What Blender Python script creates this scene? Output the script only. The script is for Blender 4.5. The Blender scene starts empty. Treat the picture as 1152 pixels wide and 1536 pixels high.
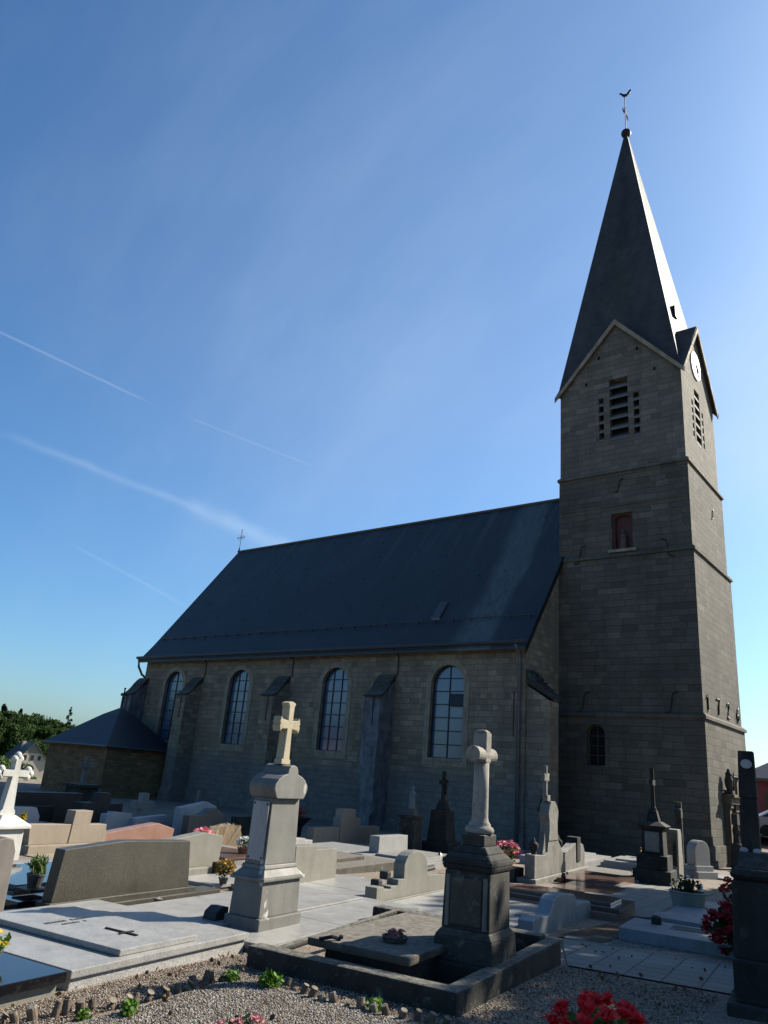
import bpy, bmesh, math, random
import numpy as np
from mathutils import Vector, Matrix
R = math.radians
random.seed(7)
scene = bpy.context.scene
col = scene.collection
# ------------------------------------------------------------ camera
F_PX = 1122.0
rows = ((0.78998, 0.60793, 0.08009), (-0.14194, 0.30776, -0.94082), (-0.59645, 0.73183, 0.32938))
cd = bpy.data.cameras.new('camera'); cam = bpy.data.objects.new('camera', cd); col.objects.link(cam)
def nrm(v):
    v = Vector(v); v.normalize(); return v
cx_, cy_, cz_ = nrm(rows[0]), -nrm(rows[1]), -nrm(rows[2])
cz_ = nrm(cz_); cx_ = nrm(cx_ - cz_ * cx_.dot(cz_)); cy_ = cz_.cross(cx_)
cam.matrix_world = Matrix(((cx_.x, cy_.x, cz_.x, 0), (cx_.y, cy_.y, cz_.y, 0), (cx_.z, cy_.z, cz_.z, 1.65), (0, 0, 0, 1)))
cd.sensor_fit = 'VERTICAL'; cd.sensor_height = 36; cd.lens = F_PX / 1536 * 36
cd.clip_start = 0.05; cd.clip_end = 3000
scene.camera = cam
# ------------------------------------------------------------ sun, sky, exposure
SUN_AZ, SUN_EL = R(24), R(35)          # azimuth from +Y towards +X
sd = bpy.data.lights.new('sun', 'SUN'); so = bpy.data.objects.new('sun', sd); col.objects.link(so)
sd.energy = 5.0; sd.angle = R(0.53); sd.color = (1.0, 0.93, 0.80)
SUND = Vector((math.sin(SUN_AZ) * math.cos(SUN_EL), math.cos(SUN_AZ) * math.cos(SUN_EL), math.sin(SUN_EL)))
so.rotation_euler = SUND.to_track_quat('Z', 'Y').to_euler()
so.location = (10, 20, 40)
SKY_STRENGTH = 0.07
scene.view_settings.view_transform = 'Standard'; scene.view_settings.look = 'None'
scene.view_settings.exposure = 1.25; scene.view_settings.gamma = 1
w = bpy.data.worlds.new('World'); scene.world = w; w.use_nodes = True
nt = w.node_tree; nt.nodes.clear()
def wn(t, **k):
    n = nt.nodes.new(t)
    for a, b in k.items(): setattr(n, a, b)
    return n
def wl(a, b): nt.links.new(a, b)
wo = wn('ShaderNodeOutputWorld'); wb = wn('ShaderNodeBackground'); wb.inputs[1].default_value = SKY_STRENGTH
sky = wn('ShaderNodeTexSky', sky_type='NISHITA'); sky.sun_disc = False
sky.sun_elevation = SUN_EL; sky.sun_rotation = SUN_AZ
sky.altitude = 300; sky.air_density = 1.0; sky.dust_density = 1.8; sky.ozone_density = 5.0
tc = wn('ShaderNodeTexCoord')
def wmath(op, a, b=None, clamp=False):
    n = wn('ShaderNodeMath', operation=op); n.use_clamp = clamp
    for i, v in enumerate((a, b)):
        if v is None: continue
        if isinstance(v, (int, float)): n.inputs[i].default_value = v
        else: wl(v, n.inputs[i])
    return n.outputs[0]
def wdot(v):
    n = wn('ShaderNodeVectorMath', operation='DOT_PRODUCT'); wl(tc.outputs['Generated'], n.inputs[0]); n.inputs[1].default_value = v
    return n.outputs['Value']
# high thin streaks of cloud: great-circle bands fixed in the sky, (centre dir, end dir, half width, strength)
def sky_dir(u, v):
    d = Vector((u - 576, v - 768, F_PX)); r0, r1, r2 = (Vector(r) for r in rows)
    return (r0 * d.x + r1 * d.y + r2 * d.z).normalized()
cover = None
wob = wn('ShaderNodeTexNoise'); wob.inputs['Scale'].default_value = 22; wob.inputs['Detail'].default_value = 5
wl(tc.outputs['Generated'], wob.inputs['Vector'])
for (u0, v0, u1, v1, wd, st) in ((-60, 470, 212, 598, .0013, .14), (285, 627, 468, 699, .0012, .07), (20, 655, 300, 765, .0045, .10),
                                 (285, 757, 440, 828, .0105, .16), (110, 818, 285, 912, .0018, .06), (1000, 960, 1090, 1015, .003, .10)):
    a, b = sky_dir(u0, v0), sky_dir(u1, v1); n = a.cross(b).normalized(); c = (a + b).normalized()
    al = n.cross(c).normalized(); half = abs(a.dot(al))
    t = wmath('ADD', wdot(n), wmath('MULTIPLY', wmath('SUBTRACT', wob.outputs['Fac'], .5), wd * 1.2))
    t = wmath('DIVIDE', t, wd); g = wmath('POWER', 2.718, wmath('MULTIPLY', wmath('MULTIPLY', t, t), -1.0))
    s_ = wmath('DIVIDE', wdot(al), half); s4 = wmath('MULTIPLY', s_, s_); s4 = wmath('MULTIPLY', s4, s4); s4 = wmath('MULTIPLY', s4, s4)
    e = wmath('POWER', 2.718, wmath('MULTIPLY', s4, -.8))
    f = wmath('MULTIPLY', wmath('MULTIPLY', g, e), wmath('GREATER_THAN', wdot(c), 0.3))
    f = wmath('MULTIPLY', f, wmath('MULTIPLY', st, wmath('ADD', wmath('MULTIPLY', wob.outputs['Fac'], 1.2), .4)))
    cover = f if cover is None else wmath('ADD', cover, f)
# faint cirrus veil
mp = wn('ShaderNodeMapping'); mp.inputs['Rotation'].default_value = (.5, .35, .6); mp.inputs['Scale'].default_value = (1.2, 7, 3.5)
wl(tc.outputs['Generated'], mp.inputs['Vector'])
cn = wn('ShaderNodeTexNoise'); cn.inputs['Scale'].default_value = 1.5; cn.inputs['Detail'].default_value = 7; cn.inputs['Roughness'].default_value = .55
wl(mp.outputs[0], cn.inputs['Vector'])
cr = wn('ShaderNodeMapRange'); cr.inputs['From Min'].default_value = .46; cr.inputs['From Max'].default_value = .8; cr.inputs['To Max'].default_value = .03
wl(cn.outputs['Fac'], cr.inputs['Value'])
cover = wmath('ADD', cover, cr.outputs[0], True)
vd2 = wmath('SUBTRACT', 1.0, wdot(sky_dir(1150, 640))); cover = wmath('ADD', cover, wmath('MULTIPLY', wmath('POWER', 2.718, wmath('MULTIPLY', vd2, -1 / .010)), wmath('MULTIPLY', cn.outputs['Fac'], .55)), True)
# broad thin veil of high cloud over the middle of the view, streaky
vd = wmath('SUBTRACT', 1.0, wdot(sky_dir(620, 560))); vg = wmath('POWER', 2.718, wmath('MULTIPLY', vd, -1 / .085))
vs = wn('ShaderNodeMapRange'); vs.inputs['From Min'].default_value = .30; vs.inputs['From Max'].default_value = .75; vs.inputs['To Min'].default_value = .13; vs.inputs['To Max'].default_value = .20; wl(cn.outputs['Fac'], vs.inputs['Value'])
cover = wmath('ADD', cover, wmath('MULTIPLY', vg, vs.outputs[0]), True)
hs_ = wn('ShaderNodeHueSaturation'); hs_.inputs['Saturation'].default_value = 1.14; hs_.inputs['Value'].default_value = 1.0; wl(sky.outputs[0], hs_.inputs['Color'])
tn_ = wn('ShaderNodeMixRGB', blend_type='MULTIPLY'); tn_.inputs[0].default_value = 1; tn_.inputs[2].default_value = (.84, 1.01, 1.04, 1); wl(hs_.outputs[0], tn_.inputs[1])
mx = wn('ShaderNodeMixRGB'); wl(cover, mx.inputs[0]); wl(tn_.outputs[0], mx.inputs[1]); mx.inputs[2].default_value = (4.7, 5.6, 6.6, 1)
wl(mx.outputs[0], wb.inputs[0]); wl(wb.outputs[0], wo.inputs[0])

# ------------------------------------------------------------ terrain and the grave grid
YAW = R(9.5)
GX = Vector((math.cos(YAW), math.sin(YAW), 0)); GY = Vector((-math.sin(YAW), math.cos(YAW), 0))
def clip(v, a, b): return max(a, min(b, v))
def sstep(a, b, v):
    t = clip((v - a) / (b - a), 0, 1); return t * t * (3 - 2 * t)
def ground(x, y):
    s = -.631 * x + .775 * y
    k = sstep(44, 56, y) * sstep(-26, -18, x)
    return -0.9 * clip((s - 7) / 25, 0, 1) * (1 - k) - .037 * clip(s - 60, 0, 150) * (1 - k)
def G(a, b):
    p = GX * a + GY * b
    return p.x, p.y
# ------------------------------------------------------------ mesh helper
class MB:
    def __init__(s): s.bm = bmesh.new()
    def face(s, pts):
        vs = [s.bm.verts.new(p) for p in pts]
        return s.bm.faces.new(vs)
    def hull8(s, a, b):
        va = [s.bm.verts.new(p) for p in a]; vb = [s.bm.verts.new(p) for p in b]; n = len(a)
        s.bm.faces.new(va[::-1]); s.bm.faces.new(vb)
        for i in range(n): s.bm.faces.new((va[i], va[(i + 1) % n], vb[(i + 1) % n], vb[i]))
        return s
    def box(s, x0, x1, y0, y1, z0, z1, t=0.0):
        return s.hull8([(x0, y0, z0), (x1, y0, z0), (x1, y1, z0), (x0, y1, z0)],
                       [(x0 + t, y0 + t, z1), (x1 - t, y0 + t, z1), (x1 - t, y1 - t, z1), (x0 + t, y1 - t, z1)])
    def frus(s, r0, z0, r1, z1):           # rectangles (x0,x1,y0,y1) at two heights
        q = lambda r, z: [(r[0], r[2], z), (r[1], r[2], z), (r[1], r[3], z), (r[0], r[3], z)]
        return s.hull8(q(r0, z0), q(r1, z1))
    def prism(s, pts, ax, d0, d1):
        f = {'x': lambda p, d: (d, p[0], p[1]), 'y': lambda p, d: (p[0], d, p[1]), 'z': lambda p, d: (p[0], p[1], d)}[ax]
        return s.hull8([f(p, d0) for p in pts], [f(p, d1) for p in pts])
    def lathe(s, prof, cx=0, cy=0, n=16):
        rings = []
        for r, z in prof:
            rings.append([s.bm.verts.new((cx + r * math.cos(2 * math.pi * k / n), cy + r * math.sin(2 * math.pi * k / n), z)) for k in range(n)])
        for a, b in zip(rings, rings[1:]):
            for k in range(n): s.bm.faces.new((a[k], a[(k + 1) % n], b[(k + 1) % n], b[k]))
        s.bm.faces.new(rings[0][::-1]); s.bm.faces.new(rings[-1]); return s
    def tube(s, path, r, n=8, r1=None):
        path = [Vector(p) for p in path]; rings = []
        for i, p in enumerate(path):
            d = (path[min(i + 1, len(path) - 1)] - path[max(i - 1, 0)]).normalized()
            a = d.cross(Vector((0, 0, 1)) if abs(d.z) < .9 else Vector((1, 0, 0))).normalized(); b = d.cross(a)
            rr = r if r1 is None else r + (r1 - r) * i / (len(path) - 1)
            rings.append([s.bm.verts.new(p + a * rr * math.cos(2 * math.pi * k / n) + b * rr * math.sin(2 * math.pi * k / n)) for k in range(n)])
        for a, b in zip(rings, rings[1:]):
            for k in range(n): s.bm.faces.new((a[k], a[(k + 1) % n], b[(k + 1) % n], b[k]))
        s.bm.faces.new(rings[0][::-1]); s.bm.faces.new(rings[-1]); return s
    def ball(s, c, r, sub=2, sc=(1, 1, 1)):
        res = bmesh.ops.create_icosphere(s.bm, subdivisions=sub, radius=r)
        for v in res['verts']: v.co = Vector((v.co.x * sc[0] + c[0], v.co.y * sc[1] + c[1], v.co.z * sc[2] + c[2]))
        return s
    def panel(s, outer, holes, mapf, depth):
        """flat wall with openings; reveals run back from the wall by depth. mapf(u, z, d) -> point"""
        edges = []
        for loop in [outer] + holes:
            vs = [s.bm.verts.new(mapf(u, z, 0)) for u, z in loop]
            edges += [s.bm.edges.new((vs[i], vs[(i + 1) % len(vs)])) for i in range(len(vs))]
        bmesh.ops.triangle_fill(s.bm, use_beauty=True, use_dissolve=False, edges=edges)
        for loop in holes:
            a = [s.bm.verts.new(mapf(u, z, 0)) for u, z in loop]; b = [s.bm.verts.new(mapf(u, z, depth)) for u, z in loop]
            for i in range(len(a)): s.bm.faces.new((a[i], a[(i + 1) % len(a)], b[(i + 1) % len(a)], b[i]))
        return s
    def build(s, name, m, parent=None, bevel=0.0, smooth=False, seg=2, norm=True):
        if norm: bmesh.ops.recalc_face_normals(s.bm, faces=s.bm.faces)
        if bevel:
            es = [e for e in s.bm.edges if len(e.link_faces) == 2 and e.calc_face_angle(0) > R(25)]
            bmesh.ops.bevel(s.bm, geom=es, offset=bevel, segments=seg, profile=.6, affect='EDGES', clamp_overlap=True)
        me = bpy.data.meshes.new(name); s.bm.to_mesh(me); s.bm.free()
        if smooth:
            for p in me.polygons: p.use_smooth = True
        if m is not None: me.materials.append(m)
        o = bpy.data.objects.new(name, me); col.objects.link(o)
        if parent is not None:
            o.parent = parent
        return o
def arch(c, hw, z0, zs, n=12):
    """outline of a round-headed opening, centre c, half width hw, springing zs"""
    return [(c - hw, z0), (c + hw, z0)] + [(c + hw * math.cos(math.pi * k / n), zs + hw * math.sin(math.pi * k / n)) for k in range(n + 1)]
def rect(a, b, z0, z1): return [(a, z0), (b, z0), (b, z1), (a, z1)]
def tag(o, label=None, cat=None, group=None, kind=None):
    if label: o['label'] = label
    if cat: o['category'] = cat
    if group: o['group'] = group
    if kind: o['kind'] = kind
    return o
def thing(name, label, cat, loc, rz=0.0, group=None):
    o = bpy.data.objects.new(name, None); col.objects.link(o); o.empty_display_size = .3
    o.location = loc; o.rotation_euler = (0, 0, rz)
    return tag(o, label, cat, group)
def grave(name, label, cat, a, b, group=None, rz=0.0, dz=0.0):
    x, y = G(a, b)
    return thing(name, label, cat, (x, y, ground(x, y) + dz), YAW + rz, group)
def copy_tree(o, parent=None):
    c = o.copy(); col.objects.link(c); c.parent = parent
    for ch in o.children: copy_tree(ch, c)
    return c
def mesh_np(name, verts, faces, m, parent=None):
    me = bpy.data.meshes.new(name); me.from_pydata([tuple(v) for v in verts], [], [tuple(f) for f in faces])
    mm = m if isinstance(m, (list, tuple)) else [m]
    for k in mm: me.materials.append(k)
    o = bpy.data.objects.new(name, me); col.objects.link(o); o.parent = parent; return o

# ------------------------------------------------------------ materials
class NT:
    def __init__(s, name):
        s.m = bpy.data.materials.new(name); s.m.use_nodes = True; s.t = s.m.node_tree
        s.b = s.t.nodes['Principled BSDF']; s.geo = s.n('ShaderNodeNewGeometry')
        s.pos = s.geo.outputs['Position']
    def n(s, t, **k):
        n = s.t.nodes.new(t)
        for a, b in k.items(): setattr(n, a, b)
        return n
    def l(s, a, b): s.t.links.new(a, b)
    def noise(s, scale, detail=4, rough=.55, vec=None, stretch=None):
        v = vec or s.pos
        if stretch:
            mp = s.n('ShaderNodeMapping'); mp.inputs['Scale'].default_value = stretch; s.l(v, mp.inputs['Vector']); v = mp.outputs[0]
        n = s.n('ShaderNodeTexNoise'); n.inputs['Scale'].default_value = scale; n.inputs['Detail'].default_value = detail
        n.inputs['Roughness'].default_value = rough; s.l(v, n.inputs['Vector']); return n.outputs['Fac']
    def ramp(s, fac, a, b, lo=0.0, hi=1.0):
        n = s.n('ShaderNodeMapRange'); n.inputs['From Min'].default_value = a; n.inputs['From Max'].default_value = b
        n.inputs['To Min'].default_value = lo; n.inputs['To Max'].default_value = hi; s.l(fac, n.inputs['Value']); return n.outputs[0]
    def mix(s, fac, a, b, mode='MIX'):
        n = s.n('ShaderNodeMixRGB', blend_type=mode)
        for i, v in enumerate((fac, a, b)):
            if isinstance(v, (int, float)): n.inputs[i].default_value = v
            elif isinstance(v, tuple): n.inputs[i].default_value = (*v, 1) if len(v) == 3 else v
            else: s.l(v, n.inputs[i])
        return n.outputs[0]
    def math(s, op, a, b=None):
        n = s.n('ShaderNodeMath', operation=op)
        for i, v in enumerate((a, b)):
            if v is None: continue
            if isinstance(v, (int, float)): n.inputs[i].default_value = v
            else: s.l(v, n.inputs[i])
        return n.outputs[0]
    def base(s, c):
        if isinstance(c, tuple): s.b.inputs['Base Color'].default_value = (*c, 1)
        else: s.l(c, s.b.inputs['Base Color'])
    def bump(s, h, strength=.3, dist=.02, prev=None):
        n = s.n('ShaderNodeBump'); n.inputs['Strength'].default_value = strength; n.inputs['Distance'].default_value = dist
        s.l(h, n.inputs['Height'])
        if prev: s.l(prev, n.inputs['Normal'])
        s.l(n.outputs[0], s.b.inputs['Normal']); return n.outputs[0]
    def set(s, rough=.7, spec=.4, metal=0.0):
        s.b.inputs['Roughness'].default_value = rough; s.b.inputs['Specular IOR Level'].default_value = spec; s.b.inputs['Metallic'].default_value = metal
        return s.m
    def boxvec(s):
        sp = s.n('ShaderNodeSeparateXYZ'); s.l(s.pos, sp.inputs[0]); sn = s.n('ShaderNodeSeparateXYZ'); s.l(s.geo.outputs['Normal'], sn.inputs[0])
        ax = s.math('ABSOLUTE', sn.outputs[0]); ay = s.math('ABSOLUTE', sn.outputs[1]); g = s.math('GREATER_THAN', ax, ay)
        u = s.math('ADD', s.math('MULTIPLY', sp.outputs[1], g), s.math('MULTIPLY', sp.outputs[0], s.math('SUBTRACT', 1.0, g)))
        c = s.n('ShaderNodeCombineXYZ'); s.l(u, c.inputs[0]); s.l(sp.outputs[2], c.inputs[1]); return c.outputs[0], sp
K = .60        # the picture is exposed for the shaded church, so stone sits at its weathered, darker end
def flat(name, c, rough=.6, spec=.4, metal=0.0, var=.25, scale=6, bump=0.0):
    c = tuple(v * K for v in c); t = NT(name); n = t.noise(scale); c2 = tuple(v * (1 - var) for v in c)
    t.base(t.mix(t.ramp(n, .35, .65), c2, c))
    if bump: t.bump(t.noise(scale * 6), bump, .01)
    return t.set(rough, spec, metal)
def stone(name, c, dark=None, speck=None, sscale=140, samt=.5, rough=.55, spec=.4, stain=.35, lichen=None, bump=.15, cracks=False, wear=False):
    """worked stone: base tone, patches, crystal specks, water stains, optional lichen blotches"""
    c = tuple(v * K for v in c); dark = tuple(v * K for v in dark) if dark else tuple(v * .7 for v in c)
    speck = tuple(v * K for v in speck) if speck else None; lichen = tuple(v * K for v in lichen) if lichen else None
    t = NT(name)
    x = t.mix(t.ramp(t.noise(2.3, 6), .35, .68), dark, c)
    if speck:
        x = t.mix(t.ramp(t.noise(sscale, 2, .6), .50, .62, 0, samt), x, speck)
        x = t.mix(t.ramp(t.noise(sscale * .7, 2, .6, vec=t.pos, stretch=(1.1, .9, 1.3)), .56, .66, 0, samt * .8), x, tuple(v * .35 for v in c))
    x = t.mix(t.ramp(t.noise(13, 6, .7), .38, .66, 0, .30), x, tuple(v * .62 for v in c)); x = t.mix(t.ramp(t.noise(5, 5, .6, stretch=(4, 4, .35)), .56, .72, 0, .28), x, tuple(v * .5 for v in c))
    st = t.ramp(t.noise(1.6, 5, .6, stretch=(3, 3, .6)), .45, .75, 1.0, 1.0 - stain)
    x = t.mix(1.0, x, st, 'MULTIPLY')
    if lichen:
        x = t.mix(t.ramp(t.noise(7, 7, .65), .57, .66, 0, .75), x, lichen)
        x = t.mix(t.ramp(t.noise(24, 4, .6), .60, .66, 0, .5), x, tuple(v * .8 for v in lichen))
    if lichen:
        nz = t.n('ShaderNodeSeparateXYZ'); t.l(t.geo.outputs['Normal'], nz.inputs[0])
        x = t.mix(t.math('MULTIPLY', t.ramp(nz.outputs[2], .5, .9), t.ramp(t.noise(16, 6, .7), .38, .62, .15, .85)), x, tuple(v * 1.25 for v in lichen))
    if cracks:
        x = t.mix(t.ramp(t.noise(3.2, 3, .5, stretch=(1, 1, .55)), .625, .64, 0, .8), x, (.42, .41, .38))
    t.base(x)
    if bump: t.bump(t.noise(45, 5, .65), bump, .012)
    r = t.ramp(t.noise(3, 4), .3, .7, rough * .85, min(1, rough * 1.2)); t.l(r, t.b.inputs['Roughness'])
    t.b.inputs['Specular IOR Level'].default_value = spec
    return t.m
def ashlar(name, c1, c2, mortar, bw=.62, bh=.285, stain=.5, tint=(.10, .095, .085), streak=.35, warm=None, low=None, jw=.011, upper=None):
    """coursed stone: every block has its own length and tone, joints are recessed and uneven"""
    t = NT(name); v, sp = t.boxvec(); g = t.n('ShaderNodeSeparateXYZ'); t.l(v, g.inputs[0])
    n1 = t.noise(1.3, 3); n2 = t.noise(9, 3)
    y = t.math('ADD', g.outputs[1], t.math('ADD', t.math('MULTIPLY', n1, .09), t.math('MULTIPLY', n2, .018)))
    yr = t.math('DIVIDE', y, bh); row = t.math('FLOOR', yr)
    wr = t.n('ShaderNodeTexWhiteNoise', noise_dimensions='1D'); t.l(row, wr.inputs['W']); sr = t.n('ShaderNodeSeparateColor'); t.l(wr.outputs['Color'], sr.inputs[0])
    wid = t.math('MULTIPLY', t.math('ADD', t.math('MULTIPLY', sr.outputs[0], .8), .65), bw)
    x0 = t.math('ADD', g.outputs[0], t.math('ADD', t.math('MULTIPLY', sr.outputs[1], 7.3), t.math('ADD', t.math('MULTIPLY', t.noise(.9, 2), .5), t.math('MULTIPLY', n2, .02))))
    xr = t.math('DIVIDE', x0, wid); colm = t.math('FLOOR', xr)
    cv = t.n('ShaderNodeCombineXYZ'); t.l(colm, cv.inputs[0]); t.l(row, cv.inputs[1]); wc = t.n('ShaderNodeTexWhiteNoise', noise_dimensions='2D'); t.l(cv.outputs[0], wc.inputs['Vector']); sc_ = t.n('ShaderNodeSeparateColor'); t.l(wc.outputs['Color'], sc_.inputs[0])
    fx = t.math('MULTIPLY', t.math('FRACT', xr), wid); fy = t.math('MULTIPLY', t.math('FRACT', yr), bh)
    dx = t.math('MINIMUM', fx, t.math('SUBTRACT', wid, fx)); dy = t.math('MINIMUM', fy, t.math('SUBTRACT', bh, fy)); d = t.math('MINIMUM', dx, dy)
    d = t.math('ADD', d, t.math('MULTIPLY', t.math('SUBTRACT', t.noise(22, 3, .6), .5), .022))
    joint = t.ramp(d, jw * .4, jw * 1.7, 1, 0)
    x = t.mix(sc_.outputs[0], c2, c1); x = t.mix(t.ramp(sc_.outputs[1], .86, .92, 0, .6), x, tuple(k * 1.35 for k in c1)); x = t.mix(t.ramp(sc_.outputs[2], .85, .93, 0, .55), x, tuple(k * .62 for k in c2))
    x = t.mix(t.ramp(t.noise(11, 6, .7), .35, .7, 0, .45), x, tuple(k * .6 for k in c2))
    if warm: x = t.mix(t.ramp(t.noise(.9, 5), .45, .7, 0, .6), x, warm)
    x = t.mix(t.math('MULTIPLY', joint, t.ramp(t.noise(1.7, 4), .3, .65, .25, .95)), x, mortar)
    x = t.mix(t.ramp(t.noise(.33, 7, .62), .40, .68, 0, stain), x, tint)
    x = t.mix(t.ramp(t.noise(.8, 5, .6, stretch=(2.2, 2.2, .16)), .5, .78, 0, streak), x, tuple(k * .8 for k in tint))
    x = t.mix(t.ramp(t.noise(3.4, 6, .7), .60, .74, 0, .30), x, tuple(min(1, k * 1.4) for k in c1))
    if low:
        zz = t.math('ADD', sp.outputs[2], t.math('MULTIPLY', t.noise(.6, 5, .65), 2.4)); x = t.mix(t.ramp(zz, 3.4, 2.6, 0, .7), x, t.mix(t.ramp(t.noise(2.5, 6, .7), .35, .7), low, tuple(k * .55 for k in low)))
    if upper:      # top storey paler: its extra sky light is put into the colour
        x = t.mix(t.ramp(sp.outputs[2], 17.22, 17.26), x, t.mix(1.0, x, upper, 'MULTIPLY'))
    t.base(x)
    h = t.math('ADD', t.math('ADD', t.math('MULTIPLY', joint, -1.0), t.math('MULTIPLY', sc_.outputs[1], .35)), t.math('MULTIPLY', t.noise(14, 6, .7), .8))
    t.bump(h, .6, .035)
    return t.set(.88, .2)
def slate(name, c, moss=False, rough=.38, bw=.22, bh=.13, streak=False):
    c = tuple(v * .62 for v in c)
    t = NT(name); v, sp = t.boxvec(); b = t.n('ShaderNodeTexBrick'); b.offset = .5
    u = t.n('ShaderNodeCombineXYZ'); g = t.n('ShaderNodeSeparateXYZ'); t.l(v, g.inputs[0]); t.l(t.math('ADD', sp.outputs[0], 0) if moss else g.outputs[0], u.inputs[0]); t.l(g.outputs[1], u.inputs[1])
    for k, val in (('Scale', 1), ('Mortar Size', .006), ('Mortar Smooth', .3), ('Bias', 0), ('Brick Width', bw), ('Row Height', bh)): b.inputs[k].default_value = val
    b.inputs['Color1'].default_value = (*c, 1); b.inputs['Color2'].default_value = (*[k * .62 for k in c], 1); b.inputs['Mortar'].default_value = (*[k * .35 for k in c], 1)
    t.l(u.outputs[0], b.inputs['Vector']); x = b.outputs['Color']
    x = t.mix(t.ramp(t.noise(.5, 6, .6, stretch=(1.2, 1.2, .25)), .45, .72, 0, .55), x, tuple(k * 1.7 for k in c))
    if moss:      # pale lichen run-off below the tower, and light run marks under the ridge
        s_ = t.math('ADD', sp.outputs[0], t.math('MULTIPLY', t.noise(.7, 4, stretch=(1, .4, .4)), 1.6))
        m1 = t.math('MULTIPLY', t.ramp(s_, -19.6, -18.9), t.ramp(s_, -17.2, -17.6))
        m1 = t.math('MULTIPLY', m1, t.ramp(t.noise(5, 5, .7, stretch=(1, .3, .3)), .3, .6, .35, .85))
        x = t.mix(m1, x, (.075, .092, .088))
        m2 = t.math('MULTIPLY', t.ramp(t.noise(1.4, 3, .6, stretch=(1.6, .08, .05)), .52, .72), t.ramp(sp.outputs[2], 12.0, 16.5, 0, .8))
        x = t.mix(m2, x, (.062, .062, .054))
        x = t.mix(t.ramp(t.noise(9, 2, .5), .74, .76, 0, .6), x, (.08, .085, .08))
    if streak:     # dark damp run down the middle of the weather side, greenish lower down
        mx_ = t.math('ABSOLUTE', t.math('ADD', t.math('SUBTRACT', sp.outputs[0], -13.1), t.math('MULTIPLY', t.math('SUBTRACT', t.noise(.8, 3), .5), .5)))
        x = t.mix(t.math('MULTIPLY', t.ramp(mx_, .18, .55, .8, 0), t.ramp(sp.outputs[2], 30, 33)), x, (.010, .011, .012))
        x = t.mix(t.math('MULTIPLY', t.ramp(mx_, .2, .7, .5, 0), t.ramp(sp.outputs[2], 33, 30)), x, (.034, .034, .022))
        x = t.mix(t.ramp(t.noise(1.1, 6, .7, stretch=(1, 1, .5)), .45, .7, 0, .6), x, tuple(k * 1.9 for k in c)); x = t.mix(t.ramp(t.noise(3, 4, .6), .55, .7, 0, .5), x, tuple(k * .5 for k in c))
    t.base(x)
    t.bump(t.math('ADD', t.math('MULTIPLY', b.outputs['Fac'], -1.0), t.math('MULTIPLY', t.noise(8, 4), .5)), .6, .02)
    return t.set(rough, .5)
def leafm(name, c1, c2, scale=5, far=False):
    c1 = tuple(v * .72 for v in c1); c2 = tuple(v * .72 for v in c2); t = NT(name); x = t.mix(t.ramp(t.noise(scale, 3), .35, .65), c1, c2); x = t.mix(t.ramp(t.noise(scale * 9, 2), .4, .7, 0, .5), x, tuple(v * 1.6 for v in c2))
    t.base(x); t.set(.9 if far else .6, .05 if far else .25)
    tr = t.n('ShaderNodeBsdfTranslucent'); t.l(x, tr.inputs[0]); ms = t.n('ShaderNodeMixShader'); ms.inputs[0].default_value = .3
    out = t.t.nodes['Material Output']; t.l(t.b.outputs[0], ms.inputs[1]); t.l(tr.outputs[0], ms.inputs[2]); t.l(ms.outputs[0], out.inputs['Surface']); return t.m
def gravelm(name, cols, scale, bump=.8):
    cols = [tuple(v_ * K for v_ in c_) for c_ in cols]; t = NT(name); v = t.n('ShaderNodeTexVoronoi'); v.inputs['Scale'].default_value = scale; t.l(t.pos, v.inputs['Vector'])
    sp = t.n('ShaderNodeSeparateColor'); t.l(v.outputs['Color'], sp.inputs[0])
    x = t.mix(t.ramp(sp.outputs[0], .2, .8), cols[0], cols[1]); x = t.mix(t.ramp(sp.outputs[1], .72, .8), x, cols[2])
    x = t.mix(t.ramp(t.noise(.9, 5), .45, .7, 0, .45), x, tuple(k * .55 for k in cols[0]))
    x = t.mix(t.ramp(v.outputs['Distance'], .3, .75, 0, .6), x, tuple(k * .3 for k in cols[0]))
    t.base(x); t.bump(v.outputs['Distance'], bump, -.012); return t.set(.85, .25)
M = {}
M['nave'] = ashlar('nave_ashlar', (.295, .240, .165), (.182, .152, .108), (.13, .112, .086), warm=(.21, .165, .105), tint=(.088, .081, .071), streak=.42, low=(.15, .15, .148), stain=.42, bw=.5, bh=.27)
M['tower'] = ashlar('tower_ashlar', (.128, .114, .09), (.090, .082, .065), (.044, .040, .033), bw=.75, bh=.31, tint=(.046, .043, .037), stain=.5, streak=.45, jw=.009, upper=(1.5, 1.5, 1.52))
M['annex'] = ashlar('annex_stone', (.25, .152, .072), (.15, .096, .05), (.06, .045, .03), bw=.36, bh=.17, tint=(.10, .07, .045), jw=.008)
M['trim'] = stone('trim_stone', (.50, .42, .31), stain=.4, rough=.85, spec=.2)
M['paleplaster'] = stone('weathered_limewash', (.30, .315, .33), (.16, .165, .17), stain=.5, rough=.9, spec=.2, lichen=(.12, .12, .11))
M['capstone'] = stone('cap_stone', (.085, .08, .07), stain=.4, lichen=(.22, .21, .18), rough=.9, spec=.2, bump=.5)
M['slate'] = slate('roof_slate', (.022, .025, .031), moss=True, rough=.52)
M['spire_slate'] = slate('spire_slate', (.046, .046, .047), rough=.74, bw=.34, bh=.26, streak=True)
M['zinc'] = flat('zinc_sheet', (.16, .155, .15), .45, .5, .6)
M['paint_brown'] = flat('brown_gutter_paint', (.07, .06, .055), .5)
M['pipe'] = flat('grey_downpipe', (.17, .19, .215), .5)
M['iron'] = flat('wrought_iron', (.02, .019, .018), .55, .4, .3)
M['glass'] = None
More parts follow.
